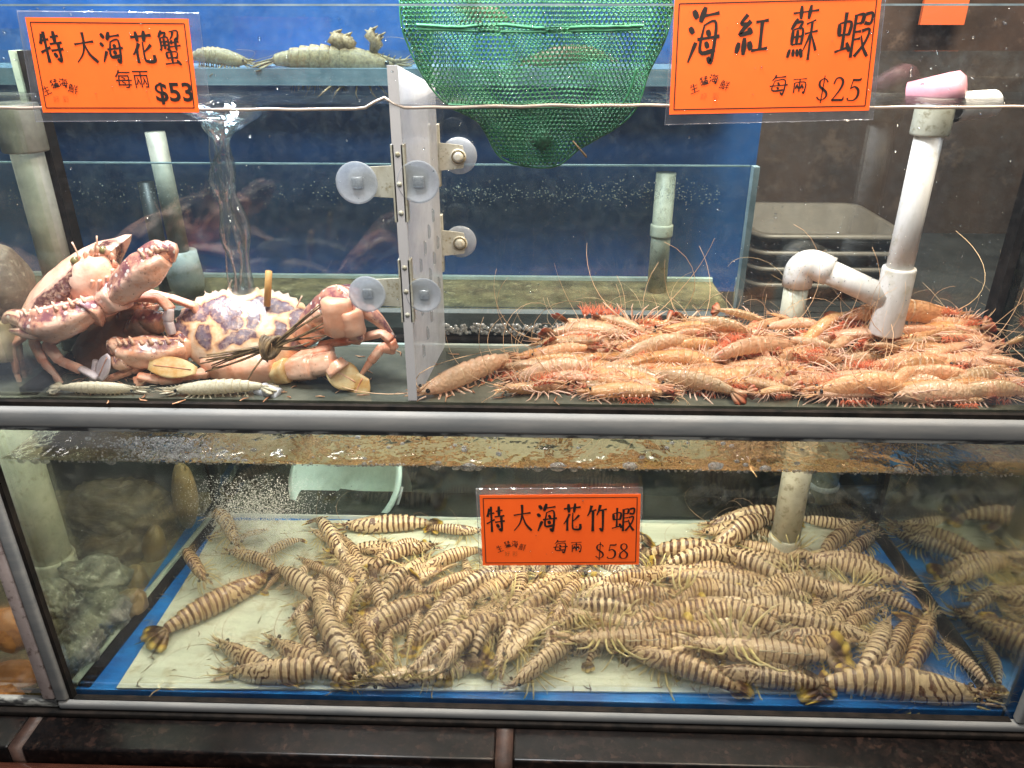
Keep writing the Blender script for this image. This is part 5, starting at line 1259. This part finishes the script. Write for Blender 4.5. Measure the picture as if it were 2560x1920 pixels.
def claw(mb, pts, rad, tips, m=2):
    """palm through pts, then a fixed and a moving finger"""
    w = [P(*p) for p in pts]; q = []; rr = []; seq = smooth([tuple(p)+(r_*.84,) for p, r_ in zip(w, rad)], 6)
    mb.tube([Vector(p[:3]) for p in seq], [p[3]*(1+.02*math.sin(i*.7)) for i, p in enumerate(seq)], 30, m, 1.0, (0,-.25,1), True, .075)
    for i, p in enumerate(seq):                                      # spines along the upper ridge
        if i % 2 == 0:
            for sx_ in (-.5, .1, .6):
                nv_ = Vector((.3*sx_, -.5-.4*sx_, 1)).normalized(); b = Vector(p[:3])+nv_*p[3]*.93; mb.tube([b, b+nv_*(.0065 if i % 4 == 0 else .0035)], [.0038,.0005], 6, 6)
    for t in tips:
        tp = [P(*x) for x in t]; seq = smooth([tuple(p)+(r_,) for p, r_ in zip(tp, (.0125,.0095,.003) if len(tp) == 3 else (.012,.003))], 5)
        mb.tube([Vector(p[:3]) for p in seq], [p[3] for p in seq], 10, m, 1.0, (0,-.25,1))
def crab(name, mb, mats, label, eyes, feelers=()):
    o = mb.build(name, mats); recentre(o); tag(o, label, 'crab', 'flower crabs in the upper tank'); L = Vector(o.location)
    for (u, v, y), (u2, v2, y2) in eyes:
        e = MB(); a, b = P(u2, v2, y2)-L, P(u, v, y)-L; e.tube([a, b], [.0045,.0042], 8, 1); e.ball(b, .0058, 12, 8, 0); e.build('eye', [M['crab_eye'], mats[3]], o)
    for f in feelers:
        e = MB(); w = [P(*p)-L for p in f]; e.tube([Vector(p) for p in smooth([tuple(p) for p in w], 4)], [.0011]*1 if False else .0011, 5, 0); e.build('antenna', [mats[6]], o)
    return o
M['crab_eye'] = mottled('olive_eye', (.10,.085,.03), (.22,.19,.08), 200, .12, 0)
pinkA, pinkC = (.90,.55,.42), (.92,.55,.38)
# the upright crab at left: its carapace is edge on, the face turned right and up
mA = crab_mats('upright_crab', [(0, (.10,.035,.03)), (.30, (.13,.05,.05)), (.48, (.62,.33,.25)), (1, (.80,.52,.42))], pinkA)
mb = MB(); cA = P(185, 712, .115)
carapace(mb, cA, (.80, .25, .62), (.45, -.55, .30), .090, .62, .30, .34)
mb.ball(P(245, 715, .085), Matrix((Vector((.030,.005,.020)), Vector((-.004,.026,.004)), Vector((-.014,-.004,.034)))).transposed(), 20, 14, 1, lambda d: d*(1+.18*noise.noise(d*4)))
for (a, b) in (((232,700,.062),(225,752,.066)), ((250,700,.060),(246,752,.064)), ((268,690,.062),(268,742,.066)), ((282,672,.07),(285,720,.07))): limb(mb, (a, b), (.0048,.004), 3, 8)
for u, v in ((200,648),(216,640),(232,632),(246,628),(270,632),(282,645),(287,662)):
    p = P(u, v, .088); mb.tube([p, p+Vector((.002,-.004,.008))], [.005,.0005], 5, 6)
limb(mb, ((235,760,.085),(268,752,.070),(300,735,.062)), (.016,.019,.019), 2, 12)
claw(mb, [(292,742,.062),(322,708,.060),(372,668,.062),(412,640,.066)], [.017,.024,.026,.017], [((405,632,.070),(428,622,.070),(432,655,.068)), ((365,640,.064),(392,618,.064),(422,622,.062))])
limb(mb, ((215,765,.085),(232,770,.060),(215,788,.05)), (.016,.019,.020), 2, 12)
claw(mb, [(222,772,.055),(178,792,.048),(118,808,.046),(70,806,.050)], [.018,.026,.027,.018], [((62,800,.05),(28,792,.052),(8,806,.05)), ((112,822,.042),(72,830,.040),(26,826,.044))])
limb(mb, ((150,790,.10),(60,840,.075),(28,862,.065),(42,935,.055),(60,985,.045)), (.011,.011,.009,.007,.003), 3)
limb(mb, ((160,800,.10),(82,850,.075),(110,905,.06),(150,955,.05),(172,992,.04)), (.011,.011,.009,.006,.003), 3)
limb(mb, ((190,810,.10),(118,860,.07),(150,902,.058),(205,925,.05)), (.012,.012,.009,.008), 3); limb(mb, ((200,920,.05),(245,945,.046)), (.008,.008), 5)
paddle(mb, (246,948,.045), (272,888,.042), .010, 5)
limb(mb, ((228,990,.05),(232,940,.055),(240,900,.06)), (.004,.006,.007), 5)
limb(mb, ((310,720,.11),(370,732,.10),(425,745,.10)), (.013,.011,.009), 3); limb(mb, ((425,742,.10),(486,765,.10),(500,800,.10)), (.009,.009,.005), 3)
limb(mb, ((300,740,.09),(400,745,.085),(428,775,.08)), (.012,.011,.010), 3); limb(mb, ((425,770,.08),(420,800,.078),(432,836,.075)), (.011,.013,.009), 5)
crab('flower_crab', mb, mA, 'upright pink crab at left raising two spotted claws, carapace seen edge on', [((188,653,.085),(196,672,.09)), ((258,626,.090),(262,645,.09))], [((213,628,.085),(215,650,.085),(222,640,.085)), ((240,606,.085),(236,625,.085),(232,645,.085)), ((180,605,.085),(200,645,.085)), ((242,590,.085),(244,640,.088))])
# the dark crab squeezed behind
mB = crab_mats('dark_crab', [(0, (.030,.014,.010)), (.55, (.065,.032,.020)), (.72, (.20,.12,.06)), (1, (.42,.30,.18))], (.34,.19,.12))
mb = MB(); carapace(mb, P(285, 862, .125), (.86, .12, .48), (.30, -.35, -.55), .078, .62, .32, .30)
limb(mb, ((330,830,.12),(370,800,.11),(408,808,.10)), (.015,.017,.013), 2, 12); claw(mb, [(300,800,.14),(340,772,.13),(378,770,.125)], [.014,.018,.010], [((378,766,.125),(384,790,.12))])
limb(mb, ((215,900,.12),(185,925,.10),(168,985,.08)), (.010,.009,.004), 3); limb(mb, ((250,920,.12),(228,960,.09),(210,990,.07)), (.010,.009,.004), 3)
limb(mb, ((340,860,.11),(392,840,.10),(400,870,.09)), (.011,.010,.006), 3)
crab('flower_crab', mb, mB, 'dark brown crab squeezed under the upright crab, behind the tied one', [((342,802,.105),(330,815,.11))])
# the big tied crab, back to the glass
mC = crab_mats('tied_crab', [(0, (.22,.17,.20)), (.26, (.19,.13,.16)), (.37, (.13,.06,.075)), (.47, (.82,.44,.22)), (.62, (.90,.68,.46)), (1, (.74,.58,.50))], pinkC,
    [(-.30,.40,.24,.12),(-.18,.24,.16,.18),(.14,.44,.17,.12),(.22,.22,.10,.30),(-.08,.04,.16,.10),(-.62,.28,.24,.10),(-.46,-.06,.12,.20),(.54,-.02,.10,.16),(-.90,-.02,.14,.30),(.84,.10,.16,.28),(.02,-.16,.28,.09),(.52,.34,.20,.09)])
mb = MB(); cC = P(612, 835, .105); carapace(mb, cC, (1, .06, -.02), (0, .55, .80), .092, .66, .36, .30)
limb(mb, ((470,850,.09),(430,880,.075),(400,890,.07)), (.018,.018,.018), 2, 12)
claw(mb, [(462,868,.080),(410,876,.068),(345,878,.060),(300,876,.058)], [.017,.023,.024,.017], [((300,866,.058),(283,862,.058),(280,885,.057)), ((318,900,.054),(296,908,.054),(284,890,.054))])
limb(mb, ((760,840,.10),(800,800,.085),(835,775,.075)), (.018,.020,.022), 2, 12)
claw(mb, [(770,815,.09),(815,775,.080),(858,760,.07),(888,790,.062)], [.017,.024,.030,.024], [((880,760,.075),(935,790,.07),(985,845,.07)), ((870,815,.058),(895,845,.056),(868,850,.055))])
for a, b, r_ in (((842,745,.05),(850,838,.048),.020), ((872,775,.048),(888,838,.046),.017)): limb(mb, (a, b), (r_, r_*.8), 1, 12)
limb(mb, ((800,862,.085),(880,850,.07),(955,832,.062),(978,850,.06)), (.010,.010,.010,.011), 3)
limb(mb, ((978,850,.06),(985,872,.06),(955,868,.055),(925,905,.05),(902,938,.045)), (.012,.011,.009,.007,.003), 3)
limb(mb, ((720,910,.09),(770,885,.075),(830,872,.07)), (.014,.015,.013), 3)
limb(mb, ((640,930,.09),(690,935,.065),(725,925,.055)), (.013,.015,.015), 4); limb(mb, ((725,925,.055),(785,915,.05),(838,905,.046)), (.016,.016,.013), 2, 12, 1, (0,1,-.3)); limb(mb, ((832,908,.046),(850,930,.042)), (.014,.015), 2, 12, 1, (0,1,-.3))
paddle(mb, (822,918,.040), (900,962,.036), .0165, 4); paddle(mb, (910,940,.036), (880,1004,.030), .0145, 4)
limb(mb, ((540,925,.09),(500,935,.06),(450,940,.05)), (.014,.013,.012), 3); limb(mb, ((455,945,.05),(400,950,.046),(345,940,.044)), (.012,.011,.010), 3); paddle(mb, (372,912,.042), (492,926,.042), .0125, 4)
limb(mb, ((470,905,.08),(400,895,.07),(330,925,.062),(256,955,.055)), (.012,.013,.011,.008), 3); limb(mb, ((256,955,.055),(300,975,.05),(340,985,.045)), (.009,.007,.003), 3)
limb(mb, ((345,940,.05),(352,965,.045),(348,985,.04)), (.010,.009,.005), 3)
limb(mb, ((520,900,.085),(600,925,.07),(690,915,.07)), (.020,.024,.018), 1, 14)
for i, u in enumerate((530,545,560,572,590)): 
    p = P(u, 762, .15); mb.tube([p, p+Vector((.001*(i-2), -.004, .010)), p+Vector((.002*(i-2), -.006, .022))], [.0016,.0012,.0004], 5, 6)
crab('flower_crab', mb, mC, 'largest crab, tiger patterned shell, tied with straw, front centre of the left side', [((507,757,.125),(520,768,.125)), ((528,752,.130),(538,765,.13))], [((700,790,.12),(735,775,.12),(755,740,.12)),((580,700,.14),(566,735,.14),(560,765,.14))])
mb = MB(); limb(mb, ((640,975,.03),(668,978,.026),(700,990,.022)), (.008,.010,.009), 0, 10)
o = mb.build('severed_claw_tip', [softmat('bluish_white_leg', (.62,.62,.66), (.74,.75,.80), 60)]); recentre(o); tag(o, 'short bluish white broken crab limb on the tank floor under the tied crab', 'crab limb')
mb = MB(); limb(mb, ((-30,800,.08),(-5,840,.07),(0,905,.06)), (.02,.026,.022), 0, 12)
o = mb.build('crab_claw', [softmat('cream_claw', (.62,.44,.26), (.76,.60,.40), 40)]); recentre(o); tag(o, 'cream claw of another crab cut by the left picture edge', 'crab')
# straw tie and stick
tie = root('straw_tie', 'knotted bundle of brown straw tying the largest crab', 'straw tie', loc=P(677, 868, .045))
rr = random.Random(3)
def strand(a, b, sag, r_, nm='strand'):
    mb = MB(); a, b = P(*a), P(*b); k = 9
    q = [a.lerp(b, i/k)+Vector((0, -.004*math.sin(math.pi*i/k), sag*math.sin(math.pi*i/k)))-Vector(tie.location) for i in range(k+1)]
    mb.tube(q, [r_*1.5*(1-.5*i/k) for i in range(k+1)], 6, 0, .40); mb.build(nm, M['straw'], tie)
for i in range(9): strand((672, 866+rr.uniform(-5,6), .042), (rr.uniform(498,535), 888+i*5.0+rr.uniform(-3,3), .046), rr.uniform(-.003,.004), rr.uniform(.0018,.0034))
for u, v in ((822,745),(830,772),(836,790),(838,806),(812,838),(800,850),(790,868),(770,855),(806,760)): strand((684, 864+rr.uniform(-5,6), .042), (u+rr.uniform(-6,6), v, .052), rr.uniform(-.003,.006), rr.uniform(.0016,.0032))
strand((675,874,.040), (606,975,.030), .004, .0022); strand((680,872,.040), (668,905,.032), .002, .0022)
mb = MB()
for q in range(4):
    c = P(676, 866, .040)-Vector(tie.location); a0 = q*.5
    mb.tube([c+Vector(((.005+.0012*q)*math.cos(a)+.0035*(q-1.5), -.004+.008*math.sin(a+a0), .011*math.sin(a)+.004*(q-1.5)*math.cos(a))) for a in [2*math.pi*i/16 for i in range(17)]], .0026, 6)
mb.build('knot', M['straw'], tie)
mb = MB(); mb.tube([P(668,764,.10), P(670,720,.10), P(672,678,.10)], .0046, 8); o = mb.build('bamboo_stick', M['stick']); recentre(o); tag(o, 'short tan bamboo stick standing up behind the tied crab', 'stick')

# ------------------------------------------------------------------ falling water, foam, bubbles, droplets
mb = MB(); pts = [(545,290,.135),(548,360,.135),(556,450,.134),(575,540,.133),(590,640,.132),(602,735,.131)]
for k, (ox, r_) in enumerate(((0,.012),(18,.009),(-14,.005))):
    q = [P(u+ox+6*math.sin(i*1.7+k*2), v, y) for i, (u, v, y) in enumerate(pts)]
    sm_ = smooth([tuple(p) for p in q], 8); mb.tube([Vector(p) for p in sm_], [r_*(1+.35*math.sin(i*.5+k)+.8*max(0, 1-i/7)) for i in range(len(sm_))], 12)
mb.tube([P(555,283,.135)+Vector((0,0,.01)), P(555,283,.135), P(555,310,.135), P(552,335,.135)], [.050,.046,.024,.012], 20, cap=False)
o = mb.build('water_jet', M['jet']); recentre(o); tag(o, 'clear twisting stream of water falling into the upper tank behind the crabs', 'water jet')
def beads(name, items, mat, label, cat='bubbles'):
    mb = MB()
    for c, r_, e in items: mb.ball(c, (r_*e, r_, r_), *((7, 5) if r_ > .0009 else (5, 3)))
    o = mb.build(name, mat); recentre(o); return tag(o, label, cat, kind='stuff')
rr = random.Random(21); it = []
for i in range(1100):
    x = rr.uniform(XLf+.01, XRf-.01); dens = .35+.65*max(0, noise.noise(Vector((x*7, 3, 1)))+.35)
    if rr.random() > dens: continue
    r_ = rr.choice((.0007,.0009,.0012,.0016)); it.append((Vector((x, .0078+r_, ZLW+rr.uniform(-.001,.0025)+.004*max(0, noise.noise(Vector((x*14, 0, 5)))))), r_, 1.15))
for u, v, r_ in ((1165,1178,.0065),(1140,1183,.004),(1195,1183,.004),(1088,1174,.0055),(1172,1172,.008),(1395,1172,.009),(1345,1176,.005),(1435,1176,.004),(1575,1170,.008),(1540,1174,.004),(1790,1170,.008),(2255,1178,.007),(2370,1184,.005),(95,1180,.006),(120,1184,.005),(280,1172,.005),(1915,1174,.006),(60,1180,.004)):
    p = P(u, v, .009); p.z = max(p.z, ZLW-.002); it.append((Vector((p.x, .0075+r_*.7, p.z)), r_*.7, 1.9))
beads('foam', it, M['foam'], 'string of small bubbles along the front water line of the lower tank', 'foam')
it = []
for i in range(2200):
    u, v = rr.gauss(430, 75), rr.uniform(1095, 1168); u += (v-1130)*1.2
    p = G(u, v, ZLW+.003)
    if p.y < .01 or p.x < XLf+.01: continue
    it.append((p+Vector((0,0,rr.uniform(-.001,.002))), rr.choice((.0005,.0007,.0010,.0014)), 1.2))
for i in range(60):
    p = G(rr.uniform(40, 2450), rr.uniform(1090, 1172), ZLW+.002)
    if p.y > .01: it.append((p, rr.uniform(.0012,.003), 1.6))
beads('foam', it, M['foam'], 'white foam floating on the water of the lower tank', 'foam')
it = []
for i in range(11000):
    v = rr.triangular(1182, 1440, 1280); c = 640+ (v-1300)*.10; sp_ = 68 + max(0, (1330-v))*.10
    p = P(rr.gauss(c, sp_), v, rr.uniform(.24,.36)); it.append((p, rr.choice((.00035,.00045,.0006,.0008)), 1.0))
beads('bubbles', it, M['plume'], 'plume of fine air bubbles rising through the lower tank')
it = []
for i in range(420):
    p = P(rr.uniform(1105, 1520) if i < 300 else rr.uniform(1520, 1800), rr.triangular(806, 838, 826), UB-.006); it.append((p, rr.choice((.0016,.0022,.003)), 1.2))
beads('foam', it, M['foam'], 'strip of white bubbles along the foot of the upper tank back pane', 'foam')
it = []
for i in range(900):
    u = rr.uniform(1080, 1800) if i % 3 else rr.uniform(20, 1000); p = P(u, rr.gauss(484, 15), yr+.028); it.append((p, rr.choice((.0004,.0006,.0009)), 1.4))
beads('foam', it, M['foam'], 'pale froth on the water line of the blue rear tank', 'foam')
it = []
for i in range(620):
    u, v = rr.uniform(0, 2560), (rr.uniform(20, 265) if i % 2 else rr.uniform(280, 760))
    if i % 2 == 0 and rr.random() < .35: continue
    p = P(u, v, -.0002); r_ = rr.choice((.0004,.0005,.0005,.0007,.0012)); it.append((p, r_, rr.uniform(.8,1.5)))
for i in range(240):
    p = P(rr.uniform(60, 2500), rr.uniform(1190, 1700), -.0002); it.append((p, rr.choice((.0004,.0006,.0008)), 1.0))
for i in range(260):
    p = P(rr.gauss(2060, 160), rr.gauss(640, 70), -.0002); it.append((p, rr.choice((.0004,.0006,.0009)), 1.0))
for i in range(60):
    u, v = rr.choice(((rr.uniform(70,490), rr.uniform(40,295)), (rr.uniform(1690,2190), rr.uniform(10,300)), (rr.uniform(1195,1600), rr.uniform(1225,1425))))
    it.append((P(u, v, yS-.0013), rr.choice((.0005,.0007,.001)), 1.1))
beads('droplets', it, M['bead'], 'fine water droplets clinging to the front glass', 'droplets')
